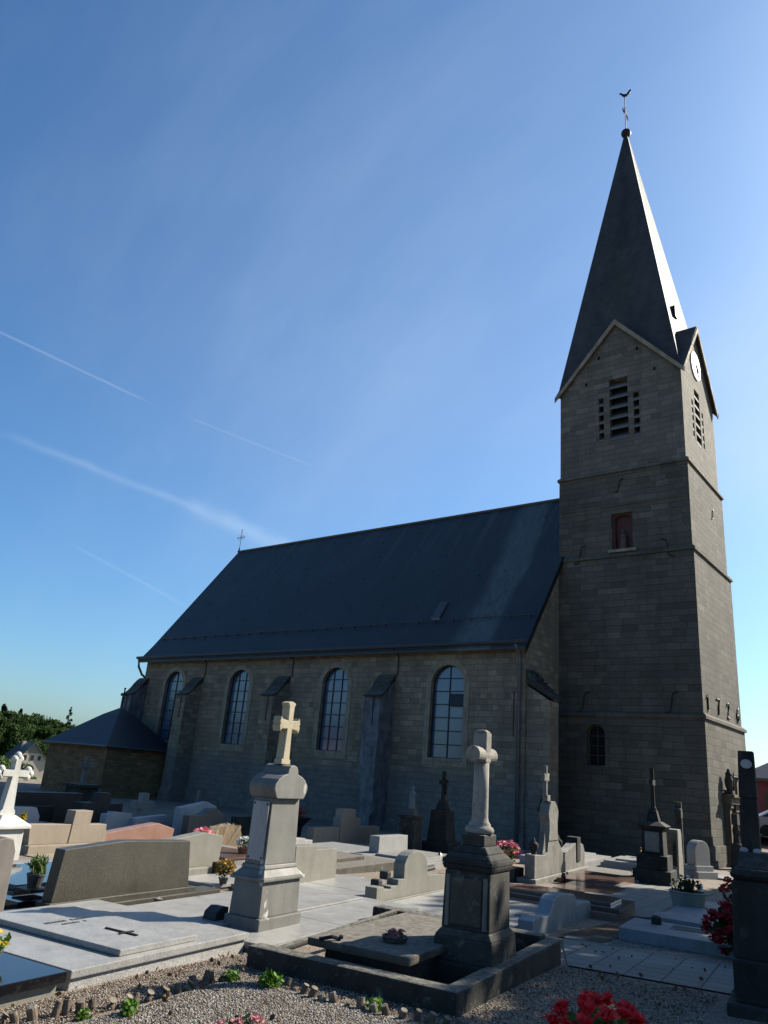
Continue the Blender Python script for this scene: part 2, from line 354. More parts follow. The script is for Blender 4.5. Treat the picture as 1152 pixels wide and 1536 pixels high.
t = NT('leaded_milk_glass'); t.base(t.mix(t.ramp(t.noise(.8, 3), .3, .7), (.045, .074, .125), (.062, .098, .155))); t.bump(t.noise(3, 2), .05, .05); M['glass'] = t.set(.14, .8)
t = NT('dark_glass'); t.base((.012, .013, .015)); M['darkglass'] = t.set(.15, .5)
M['lead'] = flat('window_lead_bar', (.02, .028, .038), .5)
M['frame_ochre'] = flat('ochre_window_bar', (.10, .08, .045), .6)
M['louver'] = flat('grey_louver_board', (.21, .205, .20), .8)
M['door'] = flat('brown_oak_door', (.16, .062, .025), .5, .4, var=.4)
M['niche_red'] = flat('niche_red_paint', (.13, .045, .036), .7)
M['statue'] = flat('pale_statue_plaster', (.15, .10, .085), .7)
M['clock'] = flat('white_clock_enamel', (1.25, 1.25, 1.25), .35, .5, var=.03)
M['black'] = flat('black_paint', (.012, .012, .012), .5)
M['gr_light'] = stone('light_granite', (.47, .455, .43), (.38, .37, .35), speck=(.72, .70, .67), sscale=95, samt=.85, rough=.6, spec=.3, stain=.22, bump=.1)
M['gr_lightpol'] = stone('honed_light_granite', (.43, .42, .395), (.36, .35, .33), speck=(.62, .60, .57), sscale=110, samt=.7, rough=.36, spec=.35, stain=.22, bump=.03)
M['concrete'] = stone('pale_concrete', (.40, .375, .34), stain=.35, rough=.85, spec=.2)
M['gr_dark'] = stone('dark_green_granite', (.078, .072, .056), (.052, .048, .038), speck=(.16, .148, .115), sscale=110, samt=.75, rough=.4, spec=.35, stain=.22, bump=.03)
M['gr_mid'] = stone('olive_grey_granite', (.30, .285, .235), (.24, .23, .19), speck=(.40, .38, .32), sscale=120, samt=.6, rough=.5, stain=.15, bump=.05)
M['gr_black'] = stone('polished_black_granite', (.012, .013, .015), (.01, .01, .012), speck=(.03, .03, .035), samt=.4, rough=.06, spec=.6, stain=.1, bump=0)
M['gr_blackmatt'] = stone('black_stone', (.022, .023, .025), rough=.5, stain=.3, bump=.1)
M['gr_beige'] = stone('beige_granite', (.37, .30, .225), (.33, .265, .20), speck=(.44, .37, .28), sscale=130, samt=.5, rough=.5, stain=.12, bump=.05)
M['gr_red'] = stone('pink_red_granite', (.42, .225, .165), (.34, .18, .14), speck=(.52, .34, .26), sscale=90, samt=.6, rough=.35, stain=.15, bump=.03)
M['gr_redpol'] = stone('polished_brown_granite', (.20, .12, .095), (.16, .10, .08), speck=(.28, .18, .14), sscale=90, samt=.5, rough=.16, spec=.5, stain=.15, bump=.02)
M['gr_bluepale'] = stone('pale_blue_granite', (.47, .51, .55), (.40, .44, .48), speck=(.62, .65, .68), sscale=150, samt=.5, rough=.4, stain=.15, bump=.05)
M['gr_blue'] = stone('blue_grey_granite', (.30, .33, .36), (.25, .28, .305), speck=(.42, .45, .47), sscale=150, samt=.5, rough=.45, stain=.25, bump=.05)
M['portal'] = stone('portal_stone', (.25, .21, .15), stain=.5, rough=.85, spec=.2)
M['gr_grey'] = stone('grey_granite', (.33, .32, .30), (.28, .27, .25), speck=(.45, .44, .42), sscale=130, samt=.6, rough=.5, stain=.2, bump=.05)
M['gr_white'] = stone('pale_grey_granite', (.37, .365, .35), (.33, .325, .31), speck=(.45, .445, .43), sscale=150, samt=.5, rough=.5, stain=.1, bump=.05)
M['boulder'] = stone('rough_brown_boulder', (.30, .22, .13), (.20, .14, .085), speck=(.38, .28, .17), sscale=25, rough=.9, stain=.3, bump=.8)
M['bluestone'] = stone('veined_bluestone', (.245, .238, .215), (.185, .18, .162), stain=.35, rough=.6, cracks=True, bump=.15)
M['oldstone'] = stone('old_dark_limestone', (.082, .076, .066), (.042, .040, .036), stain=.5, rough=.9, spec=.2, lichen=(.21, .20, .17), bump=.4)
M['oldstone_dark'] = stone('sooty_black_limestone', (.055, .052, .047), (.03, .029, .027), stain=.4, rough=.9, spec=.2, lichen=(.085, .082, .072), bump=.4)
M['greystone'] = stone('weathered_grey_limestone', (.30, .285, .25), (.20, .19, .168), stain=.4, rough=.85, spec=.2, lichen=(.36, .35, .31), bump=.3)
M['shell_lime'] = stone('pale_weathered_limestone', (.48, .44, .38), (.33, .30, .26), stain=.4, rough=.85, spec=.2, lichen=(.17, .16, .13), bump=.35)
M['sandstone'] = stone('cream_sandstone', (.60, .53, .37), (.52, .45, .31), stain=.15, rough=.85, spec=.2, bump=.25)
M['whitepaint'] = stone('flaking_white_paint', (.80, .795, .75), (.62, .61, .56), stain=.3, rough=.6, spec=.3, bump=.15)
M['plaque'] = stone('pale_marble_plaque', (.47, .47, .48), (.42, .42, .43), stain=.3, rough=.3, bump=.03)
M['slab_weather'] = stone('weathered_slab', (.145, .125, .10), (.09, .08, .066), stain=.4, rough=.9, spec=.2, lichen=(.23, .21, .18), bump=.4)
M['paver'] = None
t = NT('concrete_pavers')
mpn = t.n('ShaderNodeMapping'); mpn.inputs['Rotation'].default_value = (0, 0, -YAW); t.l(t.pos, mpn.inputs['Vector'])
b_ = t.n('ShaderNodeTexBrick'); b_.offset = .5
for k_, v_ in (('Scale', 1), ('Mortar Size', .010), ('Mortar Smooth', .2), ('Bias', 0), ('Brick Width', .27), ('Row Height', .36)): b_.inputs[k_].default_value = v_
b_.inputs['Color1'].default_value = (.17, .168, .158, 1); b_.inputs['Color2'].default_value = (.125, .122, .115, 1); b_.inputs['Mortar'].default_value = (.035, .033, .03, 1)
mp2 = t.n('ShaderNodeMapping'); mp2.inputs['Rotation'].default_value = (0, 0, math.pi / 2); t.l(mpn.outputs[0], mp2.inputs['Vector']); t.l(mp2.outputs[0], b_.inputs['Vector'])
x_ = t.mix(t.ramp(t.noise(1.7, 6), .4, .7, 0, .5), b_.outputs['Color'], (.08, .075, .068)); x_ = t.mix(t.ramp(t.noise(60, 3), .5, .7, 0, .3), x_, (.21, .205, .195))
t.base(x_); t.bump(t.math('ADD', t.math('MULTIPLY', b_.outputs['Fac'], -1), t.math('MULTIPLY', t.noise(60, 3), .2)), .5, .012); M['paver'] = t.set(.8, .3)
M['gravel'] = gravelm('brown_fine_gravel', ((.27, .205, .155), (.44, .345, .265), (.58, .51, .43)), 75)
M['pebblebed'] = gravelm('pale_pebble_bed', ((.22, .185, .15), (.34, .295, .245), (.50, .46, .41)), 60)
M['greengravel'] = gravelm('grey_green_gravel', ((.10, .12, .11), (.19, .21, .20), (.30, .32, .30)), 40)
M['grass'] = flat('far_meadow', (.30, .31, .14), .9, .2, var=.35, scale=.2)
M['soil'] = flat('dark_soil', (.16, .12, .085), .95, .1, var=.5, scale=20, bump=.6)
M['asphalt'] = flat('asphalt', (.055, .055, .056), .9, .2)
M['terracotta'] = flat('terracotta', (.33, .13, .065), .75)
M['pot_grey'] = flat('grey_plant_pot', (.09, .09, .095), .5)
M['pot_stone'] = stone('stone_trough', (.36, .34, .30), stain=.3, rough=.85)
M['log'] = stone('weathered_log', (.26, .20, .145), (.11, .085, .065), stain=.4, rough=.95, spec=.1, lichen=(.34, .30, .24), bump=.6)
M['bark'] = flat('tree_bark', (.065, .05, .038), .9, .2, var=.5, scale=12, bump=.7)
M['leaf'] = leafm('tree_leaf', (.028, .055, .012), (.055, .10, .022), 1.5)
M['leaf_far'] = leafm('forest_leaf', (.030, .054, .018), (.055, .092, .030), .35, True)
M['leaf_con'] = leafm('conifer_needles', (.012, .026, .012), (.021, .040, .016), .5, True)
M['leaf_bush'] = leafm('bush_leaf', (.045, .085, .015), (.10, .17, .03), 6)
M['leaf_bright'] = leafm('weed_leaf', (.06, .14, .015), (.13, .26, .03), 25)
M['leaf_dark'] = leafm('dark_plant_leaf', (.015, .03, .012), (.035, .06, .02), 20)
M['red'] = leafm('red_petals', (.52, .008, .014), (.80, .022, .030), 40)
M['darkred'] = leafm('deep_red_petals', (.20, .006, .010), (.36, .011, .016), 30)
M['pink'] = leafm('pink_petals', (.62, .12, .20), (.80, .28, .33), 40)
M['white_petal'] = leafm('white_petals', (.62, .64, .56), (.78, .78, .72), 40)
M['yellow'] = leafm('yellow_petals', (.48, .30, .02), (.62, .45, .04), 40)
M['bronze'] = leafm('bronze_petals', (.28, .14, .012), (.42, .24, .02), 40)
M['pinkwall'] = flat('pink_render', (.42, .115, .125), .85, .2, var=.15, scale=1.5)
M['cream'] = flat('pale_pink_render', (.62, .52, .46), .85, .2, var=.1, scale=.5)
M['grey_shingle'] = flat('grey_gable_shingle', (.26, .25, .23), .8, .3)
M['blueslate_far'] = flat('blue_grey_slates', (.085, .088, .10), .5, .4, var=.3, scale=2)
M['carwhite'] = flat('silver_car_paint', (.45, .46, .48), .3, .6, .3, var=.05)
M['rubber'] = flat('tyre_rubber', (.02, .02, .02), .8)
# ------------------------------------------------------------ ground sheets
def axis_pts():
    a = list(np.arange(-60, 20.01, 1.0)); far = [-1500, -900, -600, -400, -300, -240, -190, -150, -120, -100, -85, -72]
    return far + a + [26, 34, 45, 60, 90, 140, 240, 500, 1200]
xs_ = axis_pts(); ys_ = [-1200, -500, -200, -80, -40, -20, -10, -4] + list(np.arange(0, 62.01, 1.0)) + [68, 76, 90, 110, 140, 180, 240, 330, 500, 900, 1500]
gv, gf, gm = [], [], []
for y in ys_:
    for x in xs_: gv.append((x, y, ground(x, y)))
nx_ = len(xs_)
for j in range(len(ys_) - 1):
    for i in range(nx_ - 1):
        gf.append((j * nx_ + i, j * nx_ + i + 1, (j + 1) * nx_ + i + 1, (j + 1) * nx_ + i))
        s_ = -.631 * xs_[i] + .775 * ys_[j]; gm.append(1 if (s_ > 66 or xs_[i] < -62 or ys_[j] > 62) else 0)
go = mesh_np('ground', gv, gf, [M['gravel'], M['grass']]); tag(go, kind='structure')
for p, k in zip(go.data.polygons, gm): p.material_index = k; p.use_smooth = True
def sheet(name, pts, m, lift, kind='structure', n=14):
    """flat sheet draped on the ground over a quad given by four (a,b) grave-grid corners"""
    v, f = [], []
    for j in range(n + 1):
        for i in range(n + 1):
            s, t = i / n, j / n
            a = [(pts[0][k] * (1 - s) + pts[1][k] * s) * (1 - t) + (pts[3][k] * (1 - s) + pts[2][k] * s) * t for k in (0, 1)]
            x, y = G(*a); v.append((x, y, ground(x, y) + lift))
    for j in range(n):
        for i in range(n): f.append((j * (n + 1) + i, j * (n + 1) + i + 1, (j + 1) * (n + 1) + i + 1, (j + 1) * (n + 1) + i))
    return tag(mesh_np(name, v, f, m), kind=kind)
sheet('path', [(-2.35, 8.72), (6, 8.72), (6, 10.5), (-2.9, 10.5)], M['paver'], .014)
sheet('path', [(-4.45, 13.9), (-2.6, 14.3), (-2.3, 22), (-4.3, 22)], M['paver'], .012)
sheet('path', [(-2.6, 14.3), (5, 14.3), (5, 16.0), (-2.55, 16.0)], M['paver'], .016)
sheet('path', [(-5.2, 9.9), (-5.0, 9.9), (-4.6, 8.9), (-5.1, 8.9)], M['paver'], .012)
sheet('path', [(-6.9, 9.95), (-2.9, 8.9), (-2.9, 10.5), (-5.5, 10.35)], M['paver'], .010)

sheet('soil', [(-3.0, 10.62), (-2.42, 10.62), (-2.2, 14.1), (-2.72, 14.1)], M['soil'], .02)
# ------------------------------------------------------------ the church
CH0 = Vector((-16.36, 31.3, -.9))
church = thing('church', 'old stone village church with long slate roof and tall spired clock tower', 'church', CH0)
def cb(b, name, m, **k):
    o = b.build(name, m, church, **k); o.matrix_parent_inverse = Matrix.Translation(-CH0); return o
YW, XW, XE, YN = 31.3, -16.36, -45.5, 44.9
ZE, ZR, YR = 8.1, 17.4, 38.1
WIN = [(-42.12, .92, 2), (-35.72, .93, 3), (-27.92, .93, 3), (-20.58, .96, 2)]
b = MB()
b.panel(rect(XE, XW, -1.6, ZE), [arch(c, hw, 2.58, 6.97 - hw) for c, hw, n in WIN], lambda u, z, d: (u, YW + d, z), .32)
b.face([(XE, YN, -1.6), (XW, YN, -1.6), (XW, YN, ZE), (XE, YN, ZE)])
for x in (XE, XW): b.face([(x, YW, -1.6), (x, YN, -1.6), (x, YN, ZE), (x, YR, ZR), (x, YW, ZE)])
cb(b, 'nave_wall', M['nave'], norm=False)
b = MB().box(XE - .04, XW + .04, YW - .05, YW + .02, -1.6, -.25); cb(b, 'plinth', M['nave'])
b = MB()                                              # moulded course under the eaves
b.box(XE - .02, XW + .02, YW - .10, YW + .02, 7.78, 8.02); cb(b, 'eaves_course', M['trim'], bevel=.03)
def ring(b, inner, outer, mapf, d0, d1):
    n = len(inner)
    for i in range(n):
        j = (i + 1) % n
        P = lambda L, k, d: mapf(L[k][0], L[k][1], d)
        b.face([P(inner, i, d0), P(inner, j, d0), P(outer, j, d0), P(outer, i, d0)])
        b.face([P(outer, i, d0), P(outer, j, d0), P(outer, j, d1), P(outer, i, d1)])
        b.face([P(inner, i, d0), P(inner, i, d1), P(inner, j, d1), P(inner, j, d0)])
south = lambda y0: (lambda u, z, d: (u, y0 + d, z))
for k, (c, hw, ncol) in enumerate(WIN):
    zs = 6.97 - hw; yg = YW + .24
    b = MB()
    rows_ = 7; zz = [2.58 + (6.97 - 2.58) * i / rows_ for i in range(1, rows_)]
    wid = lambda z: hw if z <= zs else math.sqrt(max(hw * hw - (z - zs) ** 2, 0))
    for z in zz: b.box(c - wid(z), c + wid(z), yg - .035, yg + .02, z - .022, z + .022)
    for i in range(1, ncol):
        x = c - hw + 2 * hw * i / ncol; zt = zs + math.sqrt(max(hw * hw - (x - c) ** 2, 0)); b.box(x - .024, x + .024, yg - .03, yg + .015, 2.58, zt)
    ring(b, arch(c, hw - .055, 2.62, zs), arch(c, hw - .001, 2.581, zs), south(yg), -.04, .02)
    wo_ = cb(b, 'window', M['lead'])
    g = MB(); g.face([(u, yg + .012, z) for u, z in arch(c, hw - .002, 2.585, zs)]); g.build('glass', M['glass'], wo_)
    s = MB(); ring(s, arch(c, hw + .001, 2.58, zs, 16), arch(c, hw + .30, 2.22, zs, 16), south(YW), -.025, .02); s.build('stone_surround', M['trim'], wo_, norm=True)
    s = MB().box(c - hw - .04, c + hw + .04, YW - .06, YW + .22, 2.44, 2.577); s.build('sill', M['trim'], wo_)
    if k == 3:
        v = MB(); v.hull8([(c + .02, yg - .16, 5.0), (c + hw - .04, yg - .16, 5.0), (c + hw - .04, yg - .04, 5.60), (c + .02, yg - .04, 5.60)], [(c + .02, yg - .13, 5.0), (c + hw - .04, yg - .13, 5.0), (c + hw - .04, yg - .012, 5.60), (c + .02, yg - .012, 5.60)]); v.build('open_vent_pane', M['gr_blackmatt'], wo_)
        tag(wo_, 'arched window with one small dark pane tilted open')
# roof
b = MB()
so_, th = .42, .16
zsl = lambda y: ZR + .16 - (YR - y) * (ZR - ZE) / (YR - YW) if y <= YR else ZR + .16 - (y - YR) * (ZR - ZE) / (YR - YW)
prof = [(YW - .5, zsl(YW - .5) + .12), (YW + .5, zsl(YW + .5)), (YR, ZR + .16), (YN - .5, zsl(YN - .5)), (YN + .5, zsl(YN + .5) + .12)]
prof2 = [(y, z - th) for y, z in prof[::-1]]
b.prism(prof + prof2, 'x', XE - .32, XW + .22)
roof = cb(b, 'nave_roof', M['slate'])
b = MB().tube([(XE - .34, YR, ZR + .2), (XW + .0, YR, ZR + .2)], .09); b.build('ridge_cap', M['zinc'], roof)
b = MB().tube([(XE - .45, YW - .58, 7.86), (XW + .25, YW - .58, 7.86)], .095, 10); b.build('gutter', M['paint_brown'], roof)
b = MB()
ysg = YW + .75; zsg = zsl(ysg) + .14
b.tube([(XE - .1, ysg, zsg), (XW + .1, ysg, zsg)], .022, 6)
x = XE + .3
while x < XW: b.box(x - .015, x + .015, ysg - .02, ysg + .22, zsg - .14, zsg + .03); x += 1.1
b.build('snow_guard', M['zinc'], roof)
random.seed(3); hk = None
for r in range(4):
    y = YW + 1.9 + r * 1.35
    for i in range(10):
        x = XE + 1.6 + i * 2.8 + random.uniform(-.8, .8)
        if hk is None:
            hk = MB().box(-.02, .02, -.06, .06, -.04, .05).build('roof_hook', M['zinc'], roof); h_ = hk
        else:
            h_ = hk.copy(); col.objects.link(h_); h_.parent = roof
        yy = y + random.uniform(-.3, .3); h_.location = (x, yy, zsl(yy))
b = MB(); hx, hy = -22.15, YW + 1.2; b.hull8([(hx - .26, hy - .3, zsl(hy - .3) - .05), (hx + .26, hy - .3, zsl(hy - .3) - .05), (hx + .26, hy + .45, zsl(hy + .45) - .05), (hx - .26, hy + .45, zsl(hy + .45) - .05)],
       [(hx - .26, hy - .3, zsl(hy - .3) + .14), (hx + .26, hy - .3, zsl(hy - .3) + .14), (hx + .26, hy + .45, zsl(hy + .45) + .12), (hx - .26, hy + .45, zsl(hy + .45) + .12)])
b.build('roof_hatch', M['zinc'], roof, bevel=.02)
# verge board on the tower-side gable
b = MB()
pv = [(YW - .5, zsl(YW - .5) + .10), (YR, ZR + .13), (YR, ZR - .25), (YW - .5, zsl(YW - .5) - .28)]
b.prism(pv, 'x', XW + .225, XW + .26); b.build('verge_board', M['iron'], roof)
# ridge cross
b = MB(); cxr, czr = XE - .25, ZR + .15
b.lathe([(.10, czr), (.05, czr + .35), (.03, czr + .4)], cxr, YR, 8)
b.tube([(cxr, YR, czr), (cxr, YR, czr + 1.95)], .024, 6)
b.tube([(cxr - .42, YR, czr + 1.25), (cxr + .42, YR, czr + 1.25)], .02, 6)
for a in (45, 135, 225, 315):
    dx, dz = math.cos(R(a)), math.sin(R(a)); b.tube([(cxr + dx * .06, YR, czr + 1.25 + dz * .06), (cxr + dx * .33, YR, czr + 1.25 + dz * .33)], .013, 5)
for dx, dz in ((.42, 0), (-.42, 0), (0, .62)):
    b.ball((cxr + dx, YR, czr + 1.25 + dz), .05, 1); b.tube([(cxr + dx * .72 - dz * .14, YR, czr + 1.25 + dz * .72 - dx * .3), (cxr + dx * .72 + dz * .14, YR, czr + 1.25 + dz * .72 + dx * .3)], .013, 5)
cb(b, 'ridge_cross', M['iron'])
# chimney behind the far gable
b = MB().box(-47.2, -46.35, 33.6, 34.4, -1, 10.0).box(-47.26, -46.29, 33.54, 34.46, 10.002, 10.2); cb(b, 'chimney', M['capstone'])
# buttresses
def buttress(x0, x1, lime):
    yf = 30.12
    b = MB(); b.prism([(YW - .001, -1.6), (YW - .001, 6.2), (yf + .02, 5.28), (yf, -.2), (yf - .12, -.3), (yf - .12, -1.6)], 'x', x0, x1)
    o = cb(b, 'buttress', M['paleplaster'] if lime else M['nave'], bevel=.015)
    curve = [(yf - .09, 5.36), (yf + .12, 5.42), (yf + .36, 5.60), (yf + .58, 5.86), (yf + .78, 6.16), (yf + 1.0, 6.42), (YW - .002, 6.56)]
    low = [(YW - .002, 6.25), (yf + .9, 6.1), (yf + .55, 5.68), (yf + .2, 5.36), (yf - .09, 5.28)]
    c = MB(); c.prism(curve + low, 'x', x0 - .04, x1 + .03); c.build('weathered_cap', M['capstone'], o)
    c = MB().box((x0 + x1) / 2 - .02 + .1, (x0 + x1) / 2 + .02 + .1, yf - .02, yf + .03, 3.9, 5.24); c.build('crack_slit', M['black'], o)
for x0, x1, l in ((-46.0, -44.98, 1), (-40.15, -39.2, 0), (-32.4, -31.42, 0), (-24.8, -23.78, 1)): buttress(x0, x1, l)
b = MB(); b.prism([(XW + .001, -1.6), (XW + .001, 6.0), (-15.2, 5.30), (-15.2, -1.6)], 'y', YW + .12, YW + 1.0)
o = cb(b, 'buttress', M['nave'], bevel=.015)
c = MB(); c.prism([(XW + .003, 6.72), (-15.8, 6.05), (-15.08, 5.52), (-15.08, 5.38), (XW + .003, 6.1)], 'y', YW + .03, YW + 1.08)
random.seed(5)
for i in range(70):
    t_ = random.random(); xx = XW + .05 + t_ * 1.15; zz = 6.70 - t_ * 1.16; c.ball((xx, random.uniform(YW + .08, YW + 1.0), zz + .01), random.uniform(.04, .10), 1, (1, 1, .6))
c.build('mossy_cap', M['capstone'], o)
# rain pipes
def pipe(path, r=.055): cb(MB().tube(path, r, 8), 'downpipe', M['pipe'], smooth=True)
pipe([(-16.62, YW - .55, 7.8), (-16.62, YW - .4, 7.55), (-16.62, YW - .12, 7.3), (-16.62, YW - .10, -1.2)], .085)
for x in (-24.0, -31.6, -39.4): cb(MB().tube([(x + .35, YW - .55, 7.8), (x + .35, YW - .06, 7.45), (x + .35, YW - .06, 6.5)], .03, 6), 'downpipe', M['iron'])
pipe([(XE - .35, YW - .5, 7.8), (XE - .5, YW - .3, 7.3), (XE - .35, YW - .05, 6.8), (XE - .1, YW + .1, 6.6)], .08)
b = MB().box(-16.95, -16.90, YW - .02, YW + .01, 3.7, 5.7); cb(b, 'wall_slit', M['black'])

# sacristy
AX0, AX1, AY0 = -47.2, -40.75, 26.4
b = MB().box(AX0, AX1, AY0, YW - .01, -2.2, 1.95); sac = cb(b, 'sacristy_wall', M['annex'])
b = MB()
e = .28; ap = (-44.0, 28.95, 4.3)
R0 = [(AX0 - e, AY0 - e, 1.9), (AX1 + e, AY0 - e, 1.9), (AX1 + e, YW - .02, 1.9), (AX0 - e, YW - .02, 1.9)]
def lerp3(a, c, t, dz): return tuple(a[i] + (c[i] - a[i]) * t + (dz if i == 2 else 0) for i in range(3))
r1 = [lerp3(p, ap, .30, .04) for p in R0]; r2 = [lerp3(p, ap, .75, .13) for p in R0]; r3 = [lerp3(p, ap, .97, .06) for p in R0]
rb = [(p[0], p[1], 1.78) for p in R0]
lv = [[b.bm.verts.new(p) for p in L] for L in (rb, R0, r1, r2, r3)]
for A, B_ in zip(lv, lv[1:]):
    for i in range(4): b.bm.faces.new((A[i], A[(i + 1) % 4], B_[(i + 1) % 4], B_[i]))
b.bm.faces.new(lv[0][::-1]); b.bm.faces.new(lv[-1]); cb(b, 'sacristy_roof', M['slate'])
b = MB().tube([(AX0 - e - .06, AY0 - e - .06, 1.86), (AX1 + e + .06, AY0 - e - .06, 1.86), (AX1 + e + .06, YW - .05, 1.86)], .07, 8); cb(b, 'sacristy_gutter', M['zinc'])
b = MB(); x, y, z = ap; z += .05
b.tube([(x, y, z - .1), (x, y, z + 1.15)], .045, 6); b.tube([(x - .24, y, z + .78), (x + .24, y, z + .78)], .04, 6)
for dz in (.35, .55): b.tube([(x - .12, y, z + dz), (x, y, z + dz + .08), (x + .12, y, z + dz)], .03, 5)
b.ball((x, y, z + 1.17), .08, 1).ball((x - .26, y, z + .78), .08, 1).ball((x + .26, y, z + .78), .08, 1); cb(b, 'sacristy_cross', M['iron'])

# tower
ST = [(-16.40, -9.56, 34.70, 41.45, -1.6, 5.05), (-16.38, -9.61, 34.74, 41.15, 5.05, 12.72), (-16.36, -9.67, 34.78, 40.8, 12.72, 17.25), (-16.32, -9.75, 34.82, 40.5, 17.25, 22.5)]
TCX, TCY, ZG = -13.05, 37.6, 26.05
BEL_S = [rect(-13.52, -12.52, 19.03, 22.66), rect(-14.12, -13.84, 19.06, 21.68), rect(-12.24, -11.93, 19.0, 21.57)]
BEL_X = [rect(36.95, 37.85, 19.0, 22.2), rect(36.38, 36.66, 19.05, 21.3), rect(38.14, 38.42, 19.05, 21.3)]
b = MB()
for i, (x0, x1, y0, y1, z0, z1) in enumerate(ST):
    hs, hx = [], []
    if i == 0: hs = [arch(-14.48, .46, 2.78, 4.18, 8)]; hx = [arch(38.25, .78, -1.2, .75, 10)]
    if i == 2: hs = [rect(-13.53, -12.46, 13.05, 14.95)]
    if i == 3:
        hs = BEL_S + [rect(x - .07, x + .07, z - .1, z + .1) for x, z in ((-14.06, 24.18), (-14.81, 22.73), (-11.95, 24.15), (-11.08, 22.68))]
        hx = BEL_X + [rect(y - .07, y + .07, z - .1, z + .1) for y, z in ((35.5, 22.6), (39.6, 22.6))]
    top = [(x1, z1), (TCX, ZG), (x0, z1)] if i == 3 else [(x1, z1), (x0, z1)]
    b.panel([(x0, z0), (x1, z0)] + top, hs, lambda u, z, d, y0=y0: (u, y0 + d, z), .42 if i == 3 else .36)
    topy = [(y1, z1), (TCY, ZG), (y0, z1)] if i == 3 else [(y1, z1), (y0, z1)]
    b.panel([(y0, z0), (y1, z0)] + topy, hx, lambda u, z, d, x1=x1: (x1 - d, u, z), .42)
    if i == 3:
        b.face([(x0, y0, z0), (x0, y1, z0), (x0, y1, z1), (x0, TCY, ZG), (x0, y0, z1)]); b.face([(x0, y1, z0), (x1, y1, z0), (x1, y1, z1), (TCX, y1, ZG), (x0, y1, z1)])
    else:
        b.face([(x0, y0, z0), (x0, y1, z0), (x0, y1, z1), (x0, y0, z1)]); b.face([(x0, y1, z0), (x1, y1, z0), (x1, y1, z1), (x0, y1, z1)])
        b.face([(x0, y0, z1), (x1, y0, z1), (x1, y1, z1), (x0, y1, z1)])
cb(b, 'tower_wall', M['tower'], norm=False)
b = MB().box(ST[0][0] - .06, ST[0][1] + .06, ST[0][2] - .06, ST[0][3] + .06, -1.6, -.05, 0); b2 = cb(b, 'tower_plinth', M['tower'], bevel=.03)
for z, i in ((5.0, 0), (12.64, 1), (17.17, 2)):
    x0, x1, y0, y1 = ST[i][:4]; p = .085
    b = MB().frus((x0 - p, x1 + p, y0 - p, y1 + p), z, (x0 - p, x1 + p, y0 - p, y1 + p), z + .13); b.frus((x0 - p, x1 + p, y0 - p, y1 + p), z + .131, (x0 + .03, x1 - .03, y0 + .03, y1 - .03), z + .24)
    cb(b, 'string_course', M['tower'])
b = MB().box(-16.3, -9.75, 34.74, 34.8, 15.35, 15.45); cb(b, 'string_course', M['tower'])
for L, f in ((BEL_S, lambda u, d: (u, 34.82 + d)), (BEL_X, lambda u, d: (-9.75 - d, u))):
    for h in L:
        u0, u1, z0, z1 = h[0][0], h[1][0], h[0][1], h[2][1]; b = MB(); n = 6 if u1 - u0 > .5 else 5; st = (z1 - z0) / n
        for k in range(n):
            z = z0 + k * st + .03
            pts = [(.015, z), (.015, z + .13), (.36, z + .42), (.36, z + .33)]
            A = [(*f(u0 - .003, d), zz) for d, zz in pts]; B2 = [(*f(u1 + .003, d), zz) for d, zz in pts]; b.hull8(A, B2)
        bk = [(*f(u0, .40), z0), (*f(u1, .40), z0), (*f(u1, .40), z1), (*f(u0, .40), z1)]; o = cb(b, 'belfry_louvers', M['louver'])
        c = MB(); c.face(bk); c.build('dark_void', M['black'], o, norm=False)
# niche
b = MB(); b.face([(-13.53, 35.13, 13.05), (-12.46, 35.13, 13.05), (-12.46, 35.13, 14.95), (-13.53, 35.13, 14.95)]); b.box(-13.53, -13.40, 34.95, 35.1, 13.05, 14.95); b.box(-12.59, -12.46, 34.95, 35.1, 13.05, 14.95)
b.prism([(-13.53, 14.95), (-13.53, 14.7), (-13.2, 14.85), (-13, 14.88), (-12.8, 14.85), (-12.46, 14.7), (-12.46, 14.95)], 'y', 34.94, 35.0)
o = cb(b, 'niche', M['niche_red'], norm=False)
c = MB().box(-13.7, -12.3, 34.66, 34.79, 12.9, 13.04); c.build('sill', M['trim'], o)
# tower window
b = MB(); yg = 34.98; ring(b, arch(-14.48, .40, 2.83, 4.18, 8), arch(-14.48, .459, 2.781, 4.18, 8), south(yg), -.03, .03)
for z in (3.25, 3.68, 4.12): b.box(-14.93, -14.03, yg - .02, yg + .02, z - .018, z + .018)
b.box(-14.50, -14.46, yg - .02, yg + .02, 2.78, 4.6); tw = cb(b, 'tower_window', M['frame_ochre'])
c = MB(); c.face([(u, yg + .035, z) for u, z in arch(-14.48, .459, 2.781, 4.18, 8)]); c.build('glass', M['darkglass'], tw)
s = MB(); ring(s, arch(-14.48, .461, 2.78, 4.18, 12), arch(-14.48, .66, 2.62, 4.18, 12), south(34.70), -.03, .02); s.build('stone_surround', M['tower'], tw)
